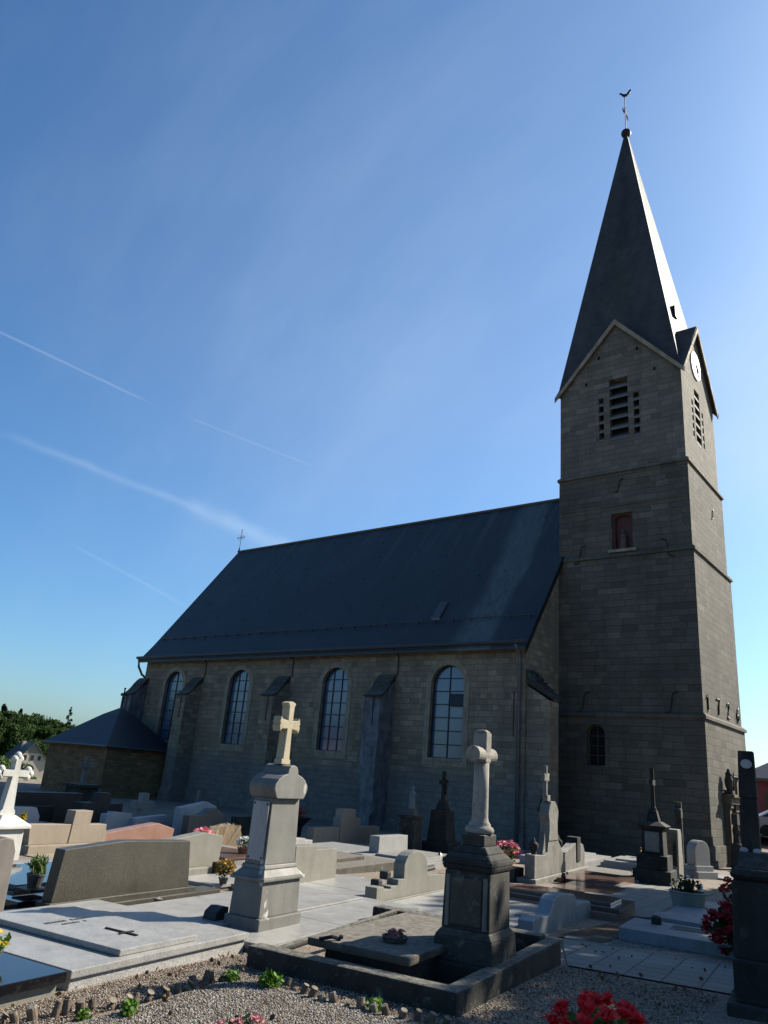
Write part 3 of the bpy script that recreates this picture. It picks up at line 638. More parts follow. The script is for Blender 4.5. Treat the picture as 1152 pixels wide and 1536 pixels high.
# roof of the tower: crossed gablets under a square spire
def chev(b, ax, c, half, d0, d1, zt=26.32, ze=22.28, th=.20):
    o_ = [(c - half, ze), (c, zt), (c + half, ze)]; i_ = [(c + half, ze - th), (c, zt - th * 1.3), (c - half, ze - th)]
    b.prism([o_[0], o_[1], i_[1], i_[2]], ax, d0, d1); b.prism([o_[1], o_[2], i_[0], i_[1]], ax, d0, d1)
b = MB(); x0, x1, y0, y1 = ST[3][:4]; ov, ze_, zt_ = .2, 22.28, 26.32; O_ = (TCX, TCY, zt_)
for C1, A1 in (((x0 - .26, y0 - ov), (TCX, y0 - ov)), ((x1 + .26, y0 - ov), (TCX, y0 - ov)), ((x0 - .26, y1 + ov), (TCX, y1 + ov)), ((x1 + .26, y1 + ov), (TCX, y1 + ov)),
               ((x0 - ov, y0 - .26), (x0 - ov, TCY)), ((x0 - ov, y1 + .26), (x0 - ov, TCY)), ((x1 + ov, y0 - .26), (x1 + ov, TCY)), ((x1 + ov, y1 + .26), (x1 + ov, TCY))):
    T_ = [(*C1, ze_), (*A1, zt_), O_]; b.hull8([(p[0], p[1], p[2] - .22) for p in T_], T_)
cb(b, 'gablet_roof', M['spire_slate'])
b = MB(); chev(b, 'y', TCX, (x1 - x0) / 2 + .24, y0 - .24, y0 - .182, 26.24, 22.22, .26); chev(b, 'x', TCY, (y1 - y0) / 2 + .24, x1 + .182, x1 + .24, 26.24, 22.22, .26)
cb(b, 'gable_verge', M['trim'])
b = MB(); e = -.2; tip = (TCX - .05, TCY, 41.95); t_ = .09; zb_ = 22.40
bs_ = [(x0 - .2, y0 + .0), (TCX, y0 + .36), (x1 + .0, y0 + .0), (x1 - .36, TCY), (x1 + .0, y1 + .2), (TCX, y1 - .34), (x0 - .24, y1 + .22), (x0 + .34, TCY)]
tp_ = [(-t_, -t_), (0, -t_), (t_, -t_), (t_, 0), (t_, t_), (0, t_), (-t_, t_), (-t_, 0)]
b.hull8([(u, v, zb_) for u, v in bs_], [(tip[0] + u, tip[1] + v, tip[2]) for u, v in tp_])
spire = cb(b, 'spire', M['spire_slate'])
def spy(z): return y0 - e + (z - 22.42) / (41.95 - 22.42) * (TCY - y0 + e) + .12
b = MB(); b.hull8([(TCX - .55, spy(26.1) - .1, 26.1), (TCX - .1, spy(26.1) - .1, 26.1), (TCX - .1, spy(26.1) + .3, 26.1), (TCX - .55, spy(26.1) + .3, 26.1)], [(TCX - .5, spy(27) - .05, 26.95), (TCX - .15, spy(27) - .05, 26.95), (TCX - .15, spy(27) + .3, 26.95), (TCX - .5, spy(27) + .3, 26.95)])
b.build('spire_hatch', M['zinc'], spire)
xr = lambda z: x1 + e - (z - 22.42) / (41.95 - 22.42) * (x1 + e - tip[0])
b = MB(); b.box(xr(28.0) - .1, xr(28.0) + .12, 37.9, 38.3, 27.6, 28.3); b.build('spire_hatch', M['iron'], spire)
b = MB(); b.ball((tip[0], tip[1], 42.1), .31, 3); b.lathe([(.16, 41.8), (.12, 42.0)], tip[0], tip[1], 10); cb(b, 'finial_ball', M['iron'], smooth=True)
b = MB(); X, Y, Z = tip[0], tip[1], 42.4
b.tube([(X, Y, Z - .1), (X, Y, 45.33)], .03, 6); b.tube([(X, Y - .45, 43.78), (X, Y + .45, 43.78)], .03, 6)
b.tube([(X, Y - .3, 43.48), (X, Y, 43.63), (X, Y + .3, 43.48)], .02, 5).tube([(X, Y - .3, 44.08), (X, Y, 43.93), (X, Y + .3, 44.08)], .02, 5)
for s_ in (-1, 1): b.tube([(X, Y + s_ * .36, 43.56), (X, Y + s_ * .5, 43.78), (X, Y + s_ * .36, 44.00)], .025, 5)
b.tube([(X, Y - .12, 44.33), (X, Y, 44.48), (X, Y + .12, 44.33)], .022, 5); cb(b, 'spire_cross', M['iron'])
cock = [(-.30, .12), (-.37, .07), (-.30, .20), (-.22, .22), (-.16, .12), (0, .10), (.12, .14), (.22, .34), (.34, .52), (.42, .50), (.40, .36), (.30, .14), (.16, -.02), (.06, -.10), (-.06, -.11), (-.16, -.04), (-.22, .06)]
b = MB(); ca, sa = math.cos(R(32)), math.sin(R(32))
b.hull8([(X + u * ca - .03 * sa, Y + u * sa + .03 * ca, 45.36 + z) for u, z in cock], [(X + u * ca + .03 * sa, Y + u * sa - .03 * ca, 45.36 + z) for u, z in cock]); cb(b, 'weathercock', M['iron'])
# clock
b = MB(); cyk, czk, rk = 37.45, 23.75, .80
b.hull8([(-9.75 + .002, cyk + rk * math.cos(a), czk + rk * math.sin(a)) for a in np.linspace(0, 2 * math.pi, 40, False)], [(-9.68, cyk + rk * math.cos(a), czk + rk * math.sin(a)) for a in np.linspace(0, 2 * math.pi, 40, False)])
ck = cb(b, 'clock_face', M['clock'])
b = MB()
for k in range(12):
    a = R(90 - 30 * k); c_, s_ = math.cos(a), math.sin(a)
    for o_ in ((-.025, .025) if k % 3 == 0 else (0,)):
        b.tube([(-9.674, cyk + c_ * .60 - s_ * o_, czk + s_ * .60 + c_ * o_), (-9.674, cyk + c_ * .72 - s_ * o_, czk + s_ * .72 + c_ * o_)], .012, 4)
b.build('hour_marks', M['black'], ck)
for ang, L, r_ in ((-35, .42, .03), (-62, .60, .024)):
    a = R(ang); b = MB(); b.tube([(-9.66, cyk - .12 * math.cos(a), czk - .12 * math.sin(a)), (-9.66, cyk + L * math.cos(a), czk + L * math.sin(a))], r_, 6)
    b.ball((-9.66, cyk + L * .62 * math.cos(a), czk + L * .62 * math.sin(a)), .06, 1, (.4, 1, 1)); b.build('clock_hand', M['black'], ck)
# iron wall anchors and the iron date
def anchor(pts, name='wall_anchor', r=.026): cb(MB().tube(pts, r, 6), name, M['iron'])
S_ = [(.30, .46), (.16, .45), (.06, .38), (.02, .22), (.0, 0), (-.03, -.22), (-.08, -.38), (-.2, -.46), (-.34, -.42)]
for x, z, f, y in ((-15.17, 12.95, 1, 34.70), (-10.8, 12.85, -1, 34.70), (-13.08, 16.42, 1, 34.72), (-15.04, 5.62, 1, 34.68), (-10.92, 5.65, 1, 34.68)):
    k = .72 if x == -13.08 else 1.0; anchor([(x + f * u * k, y, z + v * k) for u, v in S_])
anchor([(-9.63, 38.6 + u * .6, 15.6 + v * .6) for u, v in S_])
dg = {'1': [[(-.10, .22), (.04, .36), (.04, -.36)], [(.04, -.36), (-.02, -.38)]],
      '7': [[(-.20, .34), (.22, .36), (.10, .05), (.02, -.38)]],
      '2': [[(-.18, .20), (-.10, .34), (.06, .36), (.17, .24), (.14, .08), (-.02, -.14), (-.18, -.34), (.22, -.36)]],
      '6': [[(.14, .36), (-.04, .24), (-.15, .02), (-.17, -.18), (-.08, -.34), (.08, -.35), (.17, -.20), (.13, -.05), (0, 0), (-.14, -.10)]]}
for ch, y in (('1', 35.4), ('7', 37.05), ('2', 38.72), ('6', 40.45)):
    b = MB()
    for st in dg[ch]: b.tube([(-9.575, y + u * 1.0, 5.76 + v * .95) for u, v in st], .034, 6)
    cb(b, 'date_numeral', M['iron'])
# portal
b = MB(); b.face([(-9.9, u, z) for u, z in arch(38.25, .78, -1.2, .75, 10)])
for u in (37.75, 38.25, 38.75): b.box(-9.92, -9.86, u - .02, u + .02, -1.0, 1.3)
for z in (-.2, .6): b.box(-9.92, -9.86, 37.5, 39.0, z - .04, z + .04)
dr = cb(b, 'door', M['door'], norm=False)
c = MB().ball((-9.83, 37.62, .1), .045, 1); c.build('handle', M['iron'], dr)
b = MB()
for y in (37.02, 39.48):
    b.box(-9.56, -9.28, y - .20, y + .20, -1.2, -.45).box(-9.56, -9.33, y - .15, y + .15, -.449, 1.45).box(-9.56, -9.26, y - .20, y + .20, 1.451, 1.62)
b.box(-9.56, -9.20, 36.7, 39.8, 1.621, 1.9).box(-9.56, -9.05, 36.6, 39.9, 1.901, 2.02)
b.box(-9.52, -9.35, 38.0, 38.5, 1.3, 1.62)
pt = cb(b, 'portal', M['portal'], bevel=.012)
for y in (36.95, 39.55):
    b = MB(); b.box(-9.5, -9.14, y - .2, y + .2, 2.021, 2.18); b.lathe([(.10, 2.18), (.17, 2.35), (.19, 2.6), (.13, 2.78), (.15, 2.86), (.06, 3.0), (.05, 3.08)], -9.32, y, 10); b.build('urn_finial', M['capstone'], pt)
b = MB(); b.box(-9.56, -9.2, 37.8, 38.7, 2.021, 2.5); b.prism([(37.8, 2.5), (38.7, 2.5), (38.25, 2.85)], 'x', -9.56, -9.2); b.build('pediment', M['portal'], pt)
b = MB().tube([(-9.2, 37.25, 2.78), (-9.2, 39.3, 2.78)], .022, 6).tube([(-9.2, 37.3, 2.95), (-9.2, 37.3, 2.1)], .028, 6); b.build('lamp_bracket', M['iron'], pt)
# figure standing in the niche
st = thing('statuette', 'pale robed figure standing in the red niche of the church tower', 'statue', (-13.0, 34.95, 13.05))
b = MB().lathe([(.17, 0), (.19, .1), (.16, .4), (.17, .62), (.13, .78), (.06, .86), (.05, .9)], 0, 0, 12); b.ball((0, -.01, .98), .085, 2, (1, 1, 1.2)); b.tube([(-.13, -.06, .66), (0, -.2, .58), (.13, -.06, .66)], .045, 6); b.build('robe', M['statue'], st, smooth=True)
# ------------------------------------------------------------ foliage helpers
rng = np.random.default_rng(11)
def cards(name, cen, size, m, parent=None, up=0.0, aspect=.55):
    """many small leaf-shaped faces at the given centres"""
    n = len(cen); cen = np.asarray(cen, float); sz = size * rng.uniform(.6, 1.3, n)
    d = rng.normal(size=(n, 3)); d[:, 2] += up; d /= np.linalg.norm(d, axis=1)[:, None]
    e = np.cross(d, rng.normal(size=(n, 3))); e /= np.linalg.norm(e, axis=1)[:, None]
    a = d * sz[:, None] * .5; b = e * (sz * aspect * .5)[:, None]
    V = np.stack([cen - a, cen - a * .1 + b, cen + a, cen - a * .1 - b], 1).reshape(-1, 3)
    Fc = [(4 * i, 4 * i + 1, 4 * i + 2, 4 * i + 3) for i in range(n)]
    return mesh_np(name, V.tolist(), Fc, m, parent)
def blob_pts(n, c, r, shell=.55):
    d = rng.normal(size=(n, 3)); d /= np.linalg.norm(d, axis=1)[:, None]
    k = (shell + (1 - shell) * rng.random(n)) [:, None]
    return np.asarray(c) + d * k * np.asarray(r)
def blooms(name, cen, size, m, parent=None):
    """small five-petalled heads"""
    V, Fc = [], []
    for c in cen:
        up = np.array([rng.normal() * .5, rng.normal() * .5 - .25, 1]); up /= np.linalg.norm(up); a = np.cross(up, [1, .2, 0]); a /= np.linalg.norm(a); b = np.cross(up, a); s = size * rng.uniform(.7, 1.25)
        for k in range(5):
            t0 = 2 * math.pi * k / 5 + rng.uniform(-.2, .2); dr = a * math.cos(t0) + b * math.sin(t0); pe = -a * math.sin(t0) + b * math.cos(t0); i = len(V)
            V += [c, c + dr * s * .6 + pe * s * .42 + up * s * .25, c + dr * s + up * s * rng.uniform(.1, .5), c + dr * s * .6 - pe * s * .42 + up * s * .25]; Fc.append((i, i + 1, i + 2, i + 3))
    return mesh_np(name, V, Fc, m, parent)
def flower_clump(par, r, h, nl, nb, lm, bm_, ls=.06, bs=.035, z0=0.0, spread=1.0):
    c = blob_pts(nl, (0, 0, z0 + h * .45), (r, r, h * .55), .2); cards('foliage', c, ls, lm, par, .5)
    if nb:
        p = blob_pts(nb, (0, 0, z0 + h * .5), (r * 1.02 * spread, r * 1.02 * spread, h * .6), .85); p = p[p[:, 2] > z0 + h * .25]; blooms('blooms', p, bs, bm_, par)
def pot(par, r, h, m, z0=0.0, taper=.75):
    MB().lathe([(r * taper, z0), (r, z0 + h * .85), (r * 1.07, z0 + h * .86), (r * 1.07, z0 + h), (r * .9, z0 + h), (r * .85, z0 + h * .9)], 0, 0, 18).build('pot', m, par, smooth=False)
def tree(name, label, cat, loc, H, crown, nclump, nleaf, ls, m, trunk_r=.2, con=False, group=None, seed=1, base=.3):
    rs = random.Random(seed); t = thing(name, label, cat, loc, 0, group)
    b = MB(); top = H * (.9 if con else .75)
    b.tube([(0, 0, -.4), (rs.uniform(-.1, .1), rs.uniform(-.1, .1), top * .4), (rs.uniform(-.2, .2), rs.uniform(-.2, .2), top)], trunk_r, 8, trunk_r * .25)
    cen = []
    for k in range(nclump):
        if con:
            f = (k + .5) / nclump; z = H * (base * .6 + (1 - base * .6) * f); rr = crown * (1 - f) ** .8 + .1; a = rs.uniform(0, 6.28); d = rr * rs.uniform(.35, 1)
            c = (d * math.cos(a), d * math.sin(a), z); rad = (rr * .42 + .15, rr * .42 + .15, H * .035 + .12)
        else:
            a = rs.uniform(0, 6.28); u = rs.uniform(-1, 1); d = math.sqrt(max(0, 1 - u * u)) * rs.uniform(.35, 1); z = H * (base + (1 - base) * .5) + u * H * (1 - base) * .46
            c = (crown * d * math.cos(a), crown * d * math.sin(a), z); s = crown * rs.uniform(.22, .42); rad = (s, s, s * .75)
        if k % 3 == 0: b.tube([(0, 0, max(H * .15, c[2] - H * .22)), (c[0] * .5, c[1] * .5, c[2] - H * .08), c], trunk_r * .35, 5, .02)
        cen.append(blob_pts(max(6, int(nleaf / nclump * rs.uniform(.6, 1.4))), c, rad, .35))
    b.build('trunk', M['bark'], t); cards('crown', np.concatenate(cen), ls, m, t, .0, .7); return t

# ------------------------------------------------------------ grave helpers
def slabx(par, name, m, x0, x1, y0, y1, z0, z1, bv=.008): return MB().box(x0, x1, y0, y1, z0, z1).build(name, m, par, bevel=bv)
def hs(par, name, m, pts, x0, x1, bv=.008): return MB().prism(pts, 'x', x0, x1).build(name, m, par, bevel=bv)
def scribble(par, name, m, y0, y1, x, z, hgt, n, axis='y'):
    """worn, unreadable engraved line: short uneven strokes"""
    rs = random.Random(int(y0 * 100) + n); b = MB(); p = y0
    for k in range(n):
        wd = (y1 - y0) / n; 
        if rs.random() < .15: p += wd; continue
        h_ = hgt * rs.uniform(.6, 1)
        if axis == 'y': b.box(x - h_, x, p, p + wd * .55, z, z + .002)
        else: b.box(p, p + wd * .55, x - h_, x, z, z + .002)
        p += wd
    return b.build(name, m, par)

# ---- A: double grave of light granite with raised plate, front left
g = grave('granite_grave', 'low wide pale granite grave with flat cross plate, at the gravel edge front left', 'grave', -4.82, 4.47)
slabx(g, 'base', M['gr_light'], -2.0, 0, 0, 2.03, -.25, .075); slabx(g, 'kerb_top', M['gr_lightpol'], -2.02, .025, -.02, 2.05, .077, .135)
pl = slabx(g, 'ledger_plate', M['gr_lightpol'], -1.72, -.05, .50, 1.40, .137, .185)
b = MB().box(-.70, -.32, .93, .955, .186, .196).box(-.47, -.445, .87, 1.03, .186, .1955); b.build('inlaid_cross', M['iron'], pl)
scribble(pl, 'worn_lettering', M['gr_blackmatt'], .66, 1.22, -1.12, .1855, .05, 14); scribble(pl, 'worn_lettering', M['gr_blackmatt'], .72, 1.12, -1.02, .1855, .045, 10)
# ---- B: concrete grave under the cross monument
g = grave('concrete_grave', 'long pale concrete grave platform beneath the veined cross monument', 'grave', -4.62, 6.54)
slabx(g, 'base', M['concrete'], -2.1, 0, 0, 3.35, -.35, .03); slabx(g, 'kerb_top', M['gr_lightpol'], -2.12, .03, -.02, 1.45, .032, .09); slabx(g, 'kerb_top', M['gr_lightpol'], -2.12, .03, 1.46, 3.37, .032, .09)
slabx(g, 'ledger_plate', M['gr_lightpol'], -1.95, -.75, .15, 3.2, .092, .115)
# ---- cross monument (veined bluestone, cream cross)
g = grave('cross_monument', 'veined grey bluestone tomb pillar with white plaque and small cream cross', 'grave monument', -5.2, 7.3)
bs = M['bluestone']
MB().box(-.23, .22, -.38, .38, .0, .235).build('plinth', bs, g, bevel=.012)
MB().frus((-.20, .19, -.35, .35), .236, (-.19, .18, -.34, .34), .57).build('pedestal', bs, g, bevel=.008)
b = MB(); b.frus((-.225, .215, -.375, .375), .572, (-.225, .215, -.375, .375), .605); b.frus((-.21, .20, -.36, .36), .606, (-.15, .145, -.29, .29), .68); b.frus((-.16, .155, -.30, .30), .681, (-.15, .145, -.285, .285), .72); b.build('moulding', bs, g, bevel=.008)
sh = MB().frus((-.135, .13, -.275, .275), .721, (-.12, .115, -.255, .255), 1.375).build('shaft', bs, g, bevel=.006)
dome = [(-.255, 1.377), (-.28, 1.41), (-.315, 1.47), (-.31, 1.52), (-.255, 1.575), (-.19, 1.61), (-.10, 1.635), (-.09, 1.68), (-.06, 1.715), (0, 1.73), (.06, 1.715), (.09, 1.68), (.10, 1.635), (.19, 1.61), (.255, 1.575), (.31, 1.52), (.315, 1.47), (.28, 1.41), (.255, 1.377)]
MB().prism(dome, 'x', -.18, .17).build('rounded_head', bs, g, bevel=.01)
pq = MB().box(-.105, .10, -.292, -.277, .76, 1.34).build('plaque', M['plaque'], g, bevel=.004)
b = MB()
for x in (-.085, .08):
    for z in (.785, 1.315): b.ball((x, -.295, z), .011, 1)
b.build('plaque_screw', M['iron'], pq)
def pattee(z0, z1, za, half, wn_, wf):
    return [(-.085, z0), (-.085, z0 + .05), (-.06, z0 + .06), (-.045, za - wn_), (-half + .05, za - wn_ - .01), (-half + .02, za - wf), (-half, za - .02), (-half + .015, za), (-half, za + .02), (-half + .02, za + wf), (-half + .05, za + wn_ + .01), (-.045, za + wn_), (-.05, z1 - .06), (-.075, z1 - .02), (-.04, z1 - .01), (0, z1), (.04, z1 - .01), (.075, z1 - .02), (.05, z1 - .06), (.045, za + wn_),
            (half - .05, za + wn_ + .01), (half - .02, za + wf), (half, za + .02), (half - .015, za), (half, za - .02), (half - .02, za - wf), (half - .05, za - wn_ - .01), (.045, za - wn_), (.06, z0 + .06), (.085, z0 + .05), (.085, z0)]
MB().prism(pattee(1.731, 2.42, 2.16, .20, .045, .085), 'x', -.055, .05).build('cross', M['sandstone'], g, bevel=.008)
# ---- dark vase box beside the monument
g = grave('stone_vase', 'squat black stone vase against the foot of the veined monument', 'vase', -5.62, 6.98, dz=.1)
MB().prism([(-.10, 0), (.12, 0), (.12, .16), (.02, .17), (-.07, .12)], 'x', -.07, .10).build('vase', M['gr_blackmatt'], g, bevel=.01)
# ---- black polished slab, bottom left corner
g = grave('black_grave', 'polished black granite slab cut by the bottom left corner of the photo', 'grave', -4.72, 4.32)
slabx(g, 'base', M['gr_mid'], -2.0, -.02, -1.6, -.03, -.25, .10); slabx(g, 'top_slab', M['gr_black'], -2.03, .03, -1.63, 0, .102, .17)
g = grave('flower_pot', 'small yellow-green plant on the black slab at the left edge', 'potted plant', -5.25, 4.12, dz=.17)
pot(g, .06, .08, M['pot_grey']); flower_clump(g, .10, .13, 60, 16, M['leaf_bright'], M['yellow'], .06, .03, .05)
# ---- D: dark granite headstone seen from behind
g = grave('dark_headstone', 'wide dark green granite headstone with slanting top, left foreground', 'headstone', -7.42, 5.9)
slabx(g, 'base_step', M['gr_dark'], -.16, .16, .0, 3.2, -.25, .045)
slabx(g, 'foot', M['gr_dark'], -.12, .11, .40, 2.75, .046, .105)
hs(g, 'stone', M['gr_dark'], [(.45, .106), (2.63, .106), (2.54, .665), (1.39, .70), (.50, .635)], -.09, .07)
_g = (grave('loose_stone', 'small loose grey stone lying on the pale granite grave by the dark headstone', 'stone', -7.12, 7.75)); MB().ball((0, 0, .10), .05, 1, (1.6, 1, .6)).build('stone', M['greystone'], bpy.data.objects['loose_stone'])
g = grave('granite_slab', 'mirror-black grave slab under the potted tuft, left foreground', 'grave', -7.65, 6.12)
slabx(g, 'slab', M['gr_black'], -2.2, .0, .05, 2.4, -.2, .10); slabx(g, 'slab', M['gr_black'], -2.0, -.6, .45, 2.1, .101, .16); slabx(g, 'kerb', M['gr_grey'], -2.45, -2.201, -.02, 2.45, -.3, .14)
g = grave('plant_pot', 'grey pot with tuft of pale green grass on the mirror-black slab', 'potted plant', -8.0, 6.62, dz=.16)
slabx(g, 'tray', M['gr_blackmatt'], -.15, .15, -.15, .15, 0, .025); pot(g, .10, .15, M['pot_grey'], .026, .7)
cen = blob_pts(200, (0, 0, .26), (.12, .12, .10), .1); cards('grass_tuft', cen, .13, M['leaf_bush'], g, 2.2, .14)
# ---- sandstone post at the left edge
g = grave('grave_post', 'slim taupe stone grave post leaning at the left photo edge', 'grave post', -7.66, 5.78)
MB().prism([(-.16, -.2), (.16, -.2), (.14, .62), (.09, .74), (0, .76), (-.09, .74), (-.14, .62)], 'x', -.11, .11).build('post', stone('taupe_stone', (.25, .215, .19), rough=.6), g, bevel=.012)
# ---- white cross on white pedestal
g = grave('white_cross', 'bright white painted cross with trefoil ends on a white pedestal', 'grave cross', -11.4, 8.58)
wp = M['whitepaint']
MB().frus((-.26, .26, -.26, .26), -.3, (-.24, .24, -.24, .24), .58).build('pedestal', wp, g, bevel=.012)
b = MB(); b.frus((-.31, .31, -.31, .31), .581, (-.31, .31, -.31, .31), .63); b.frus((-.31, .31, -.31, .31), .631, (-.12, .12, -.12, .12), .77); b.build('cap', wp, g, bevel=.01)
b = MB(); b.prism([(-.14, .771), (.14, .771), (.13, .83), (.10, .86), (.055, 1.35), (.24, 1.35), (.24, 1.45), (.05, 1.45), (.05, 1.62), (-.05, 1.62), (-.05, 1.45), (-.24, 1.45), (-.24, 1.35), (-.055, 1.35), (-.10, .86), (-.13, .83)], 'x', -.06, .06)
for y, z in ((.25, 1.40), (-.25, 1.40), (0, 1.62)):
    for dy, dz in ((0, .055), (0, -.055), (.05, 0), (-.05, 0)):
        if z > 1.5 and dz < 0: continue
        b.ball((0, y + dy, z + dz), .062, 2, (.95, 1, 1))
b.build('cross', wp, g, bevel=0)
# ---- beige grave with cross headstone
g = grave('beige_headstone', 'broad beige granite headstone with tall upright rising like a cross', 'headstone', -13.0, 10.3)
slabx(g, 'base', M['gr_beige'], -.2, .22, -.02, 2.05, -.3, .17); hs(g, 'stone', M['gr_beige'], [(.05, .171), (1.90, .171), (1.86, .51), (.0, .53)], -.12, .10)
hs(g, 'upright', M['gr_beige'], [(.95, .172), (1.38, .172), (1.43, .77), (.99, .77)], -.14, .115)
slabx(g, 'ledger', M['gr_beige'], .23, 1.9, -.1, 2.2, -.3, .03); slabx(g, 'kerb', M['gr_redpol'], 1.901, 2.05, -.15, 2.25, -.3, .05)
# ---- red granite headstone
g = grave('red_headstone', 'pink-red granite headstone with an off-centre peaked top', 'headstone', -13.6, 12.5)
hs(g, 'stone', M['gr_red'], [(.06, -.3), (2.30, -.3), (2.36, .39), (1.8, .52), (.0, .31)], -.16, .10)
# ---- olive granite headstone behind the dark one
g = grave('olive_headstone', 'olive grey granite headstone with sloping shoulder, right behind the dark one', 'headstone', -9.0, 9.4)
hs(g, 'stone', M['gr_mid'], [(-.3, .18), (1.62, .18), (1.66, .63), (1.2, .695), (.4, .60), (-.3, .50)], -.12, .08); slabx(g, 'foot', M['gr_mid'], -.2, .22, -.35, 1.9, -.3, .179)
# ---- boulder stone
g = grave('boulder_headstone', 'rough brown natural boulder used as a headstone', 'headstone', -13.0, 15.9)
b = MB().prism([(-1.0, -.3), (.72, -.3), (.78, .30), (.70, .58), (.45, .63), (.0, .58), (-.55, .42), (-1.05, .30)], 'x', -.16, .14)
bmesh.ops.subdivide_edges(b.bm, edges=b.bm.edges[:], cuts=3, use_grid_fill=True)
for v in b.bm.verts: v.co += Vector((random.uniform(-.035, .035), random.uniform(-.02, .02), random.uniform(-.02, .02)))
b.build('stone', M['boulder'], g)
# ---- slab grave with chrysanthemum, middle left
g = grave('pale_slab_grave', 'pale granite slab grave with the bronze chrysanthemum on it', 'grave', -8.0, 9.95)
slabx(g, 'base', M['gr_light'], -2.3, 0, -.2, 2.0, -.3, .03); slabx(g, 'ledger', M['gr_lightpol'], -2.33, .03, -.15, .9, .031, .085); slabx(g, 'ledger', M['gr_lightpol'], -2.33, .03, .91, 2.0, .031, .085)
g = grave('chrysanthemum_pot', 'round bronze yellow chrysanthemum in a pot on the pale slab', 'potted plant', -7.95, 10.0, dz=.09)
pot(g, .07, .08, M['pot_grey']); flower_clump(g, .155, .24, 260, 240, M['leaf_dark'], M['bronze'], .05, .026, .08)
g = grave('memorial_plaque', 'small dark upright plaque on the pale slab behind the chrysanthemum', 'plaque', -8.75, 10.9, dz=.08)
MB().prism([(-.18, 0), (.18, 0), (.18, .22), (-.18, .22)], 'x', -.05, .05).build('plaque', M['gr_blackmatt'], g, bevel=.006)
g = grave('grey_grave', 'speckled grey granite grave carrying the terracotta pot', 'grave', -10.0, 12.6)
slabx(g, 'base', M['gr_grey'], -2.2, 0, 0, 2.1, -.3, .16); slabx(g, 'ledger', M['gr_redpol'], -2.0, .02, .0, 1.5, .161, .20); slabx(g, 'head', M['gr_grey'], -.12, .06, 1.55, 2.1, .161, .42)
g = grave('terracotta_pot', 'terracotta pot of white flowers on the speckled grey grave', 'potted plant', -10.35, 13.55, dz=.20)
pot(g, .13, .15, M['terracotta'], 0, .75); flower_clump(g, .16, .18, 220, 90, M['leaf_bush'], M['white_petal'], .055, .04, .15)
g = grave('pink_flowers', 'cluster of bright pink flowers behind the olive grey headstone', 'flowers', -12.8, 15.1)
pot(g, .14, .2, M['pot_grey']); flower_clump(g, .26, .3, 200, 130, M['leaf_bush'], M['pink'], .08, .06, .2)
# ---- three grey granite blocks right of the monument
g = grave('block_headstone', 'pair of plain grey granite blocks stepped in height right of the monument', 'headstone', -7.45, 10.75)
hs(g, 'block', M['gr_mid'], [(.28, -.3), (.88, -.3), (.87, .645), (.23, .66)], -.12, .1); hs(g, 'block', M['gr_mid'], [(.885, -.3), (1.60, -.3), (1.54, .575), (.88, .585)], -.11, .085); slabx(g, 'peg', M['gr_blackmatt'], -.08, .02, .20, .228, .52, .6, 0)
g = grave('stepped_headstone', 'speckled pale stepped headstone peeping above the two grey blocks', 'headstone', -9.0, 13.2)
slabx(g, 'block', M['gr_light'], -.12, .12, -.1, .36, -.3, .645); slabx(g, 'block', M['gr_light'], -.11, .11, .361, .64, -.3, .605)
g = grave('pale_grave', 'pale slab grave spread in front of the scrolled headstone', 'grave', -5.95, 10.15)
slabx(g, 'base', M['gr_grey'], -2.0, -.02, .05, 2.6, -.35, .0); slabx(g, 'ledger', M['gr_lightpol'], -1.95, -.02, -.02, 1.25, .001, .06); slabx(g, 'ledger', M['gr_lightpol'], -1.95, -.02, 1.27, 2.62, .001, .06)
g = grave('concrete_block', 'small whitish block standing at the end of the grey granite pair', 'block', -7.45, 13.0)
slabx(g, 'block', M['gr_white'], -.15, .1, -.15, .35, -.3, .12)
g = grave('weathered_slab_grave', 'brown weathered stone slab with dark inlaid bars, behind the grey blocks', 'grave', -8.7, 14.2)
slabx(g, 'kerb', M['slab_weather'], -2.2, .1, 0, 3.2, -.3, .10); slabx(g, 'ledger', M['slab_weather'], -2.1, -.5, .2, 2.4, .101, .17)
b = MB().box(-1.6, -1.5, .6, 1.6, .171, .18).box(-1.3, -1.2, .9, 1.2, .171, .18); b.build('inlaid_bar', M['gr_blackmatt'], g)
# ---- white granite headstone
g = grave('white_headstone', 'bright white granite block headstone on a stepped white base', 'headstone', -10.45, 18.95)
slabx(g, 'base', M['gr_white'], -.35, .25, -.21, 2.35, -.3, .155, .012); hs(g, 'stone', M['gr_white'], [(.40, .156), (2.16, .156), (2.12, .57), (.41, .58)], -.16, .14, .012)
slabx(g, 'ledger', M['gr_lightpol'], -2.4, -.36, -.2, 2.2, -.3, .12)
# ---- scrolled headstone with round head
g = grave('scrolled_headstone', 'grey stepped headstone with rounded crown and square shoulders, centre', 'headstone', -5.58, 10.35)
prof_ = [(.0, .11), (-.01, .30), (.20, .30), (.20, .255), (.42, .255), (.42, .285), (.64, .285), (.65, .36), (.84, .36), (.83, .55), (.88, .61), (.95, .665), (1.06, .705), (1.18, .725), (1.32, .725), (1.46, .69), (1.57, .63), (1.65, .55), (1.68, .36), (2.40, .32), (2.44, .11)]
hs(g, 'stone', M['gr_mid'], prof_, -.10, .09); slabx(g, 'base', M['gr_mid'], -.14, .12, -.02, 2.5, -.3, .109)
for y, z in ((.30, .32), (.56, .41)):
    MB().box(-.16, -.02, y - .06, y + .06, z - .06, z + .05).build('scroll_stop', M['gr_blackmatt'], g, bevel=.02)
MB().tube([(-.1, 1.95, .40), (-.1, 2.3, .41)], .045, 8).build('lamp_bracket', M['iron'], g)
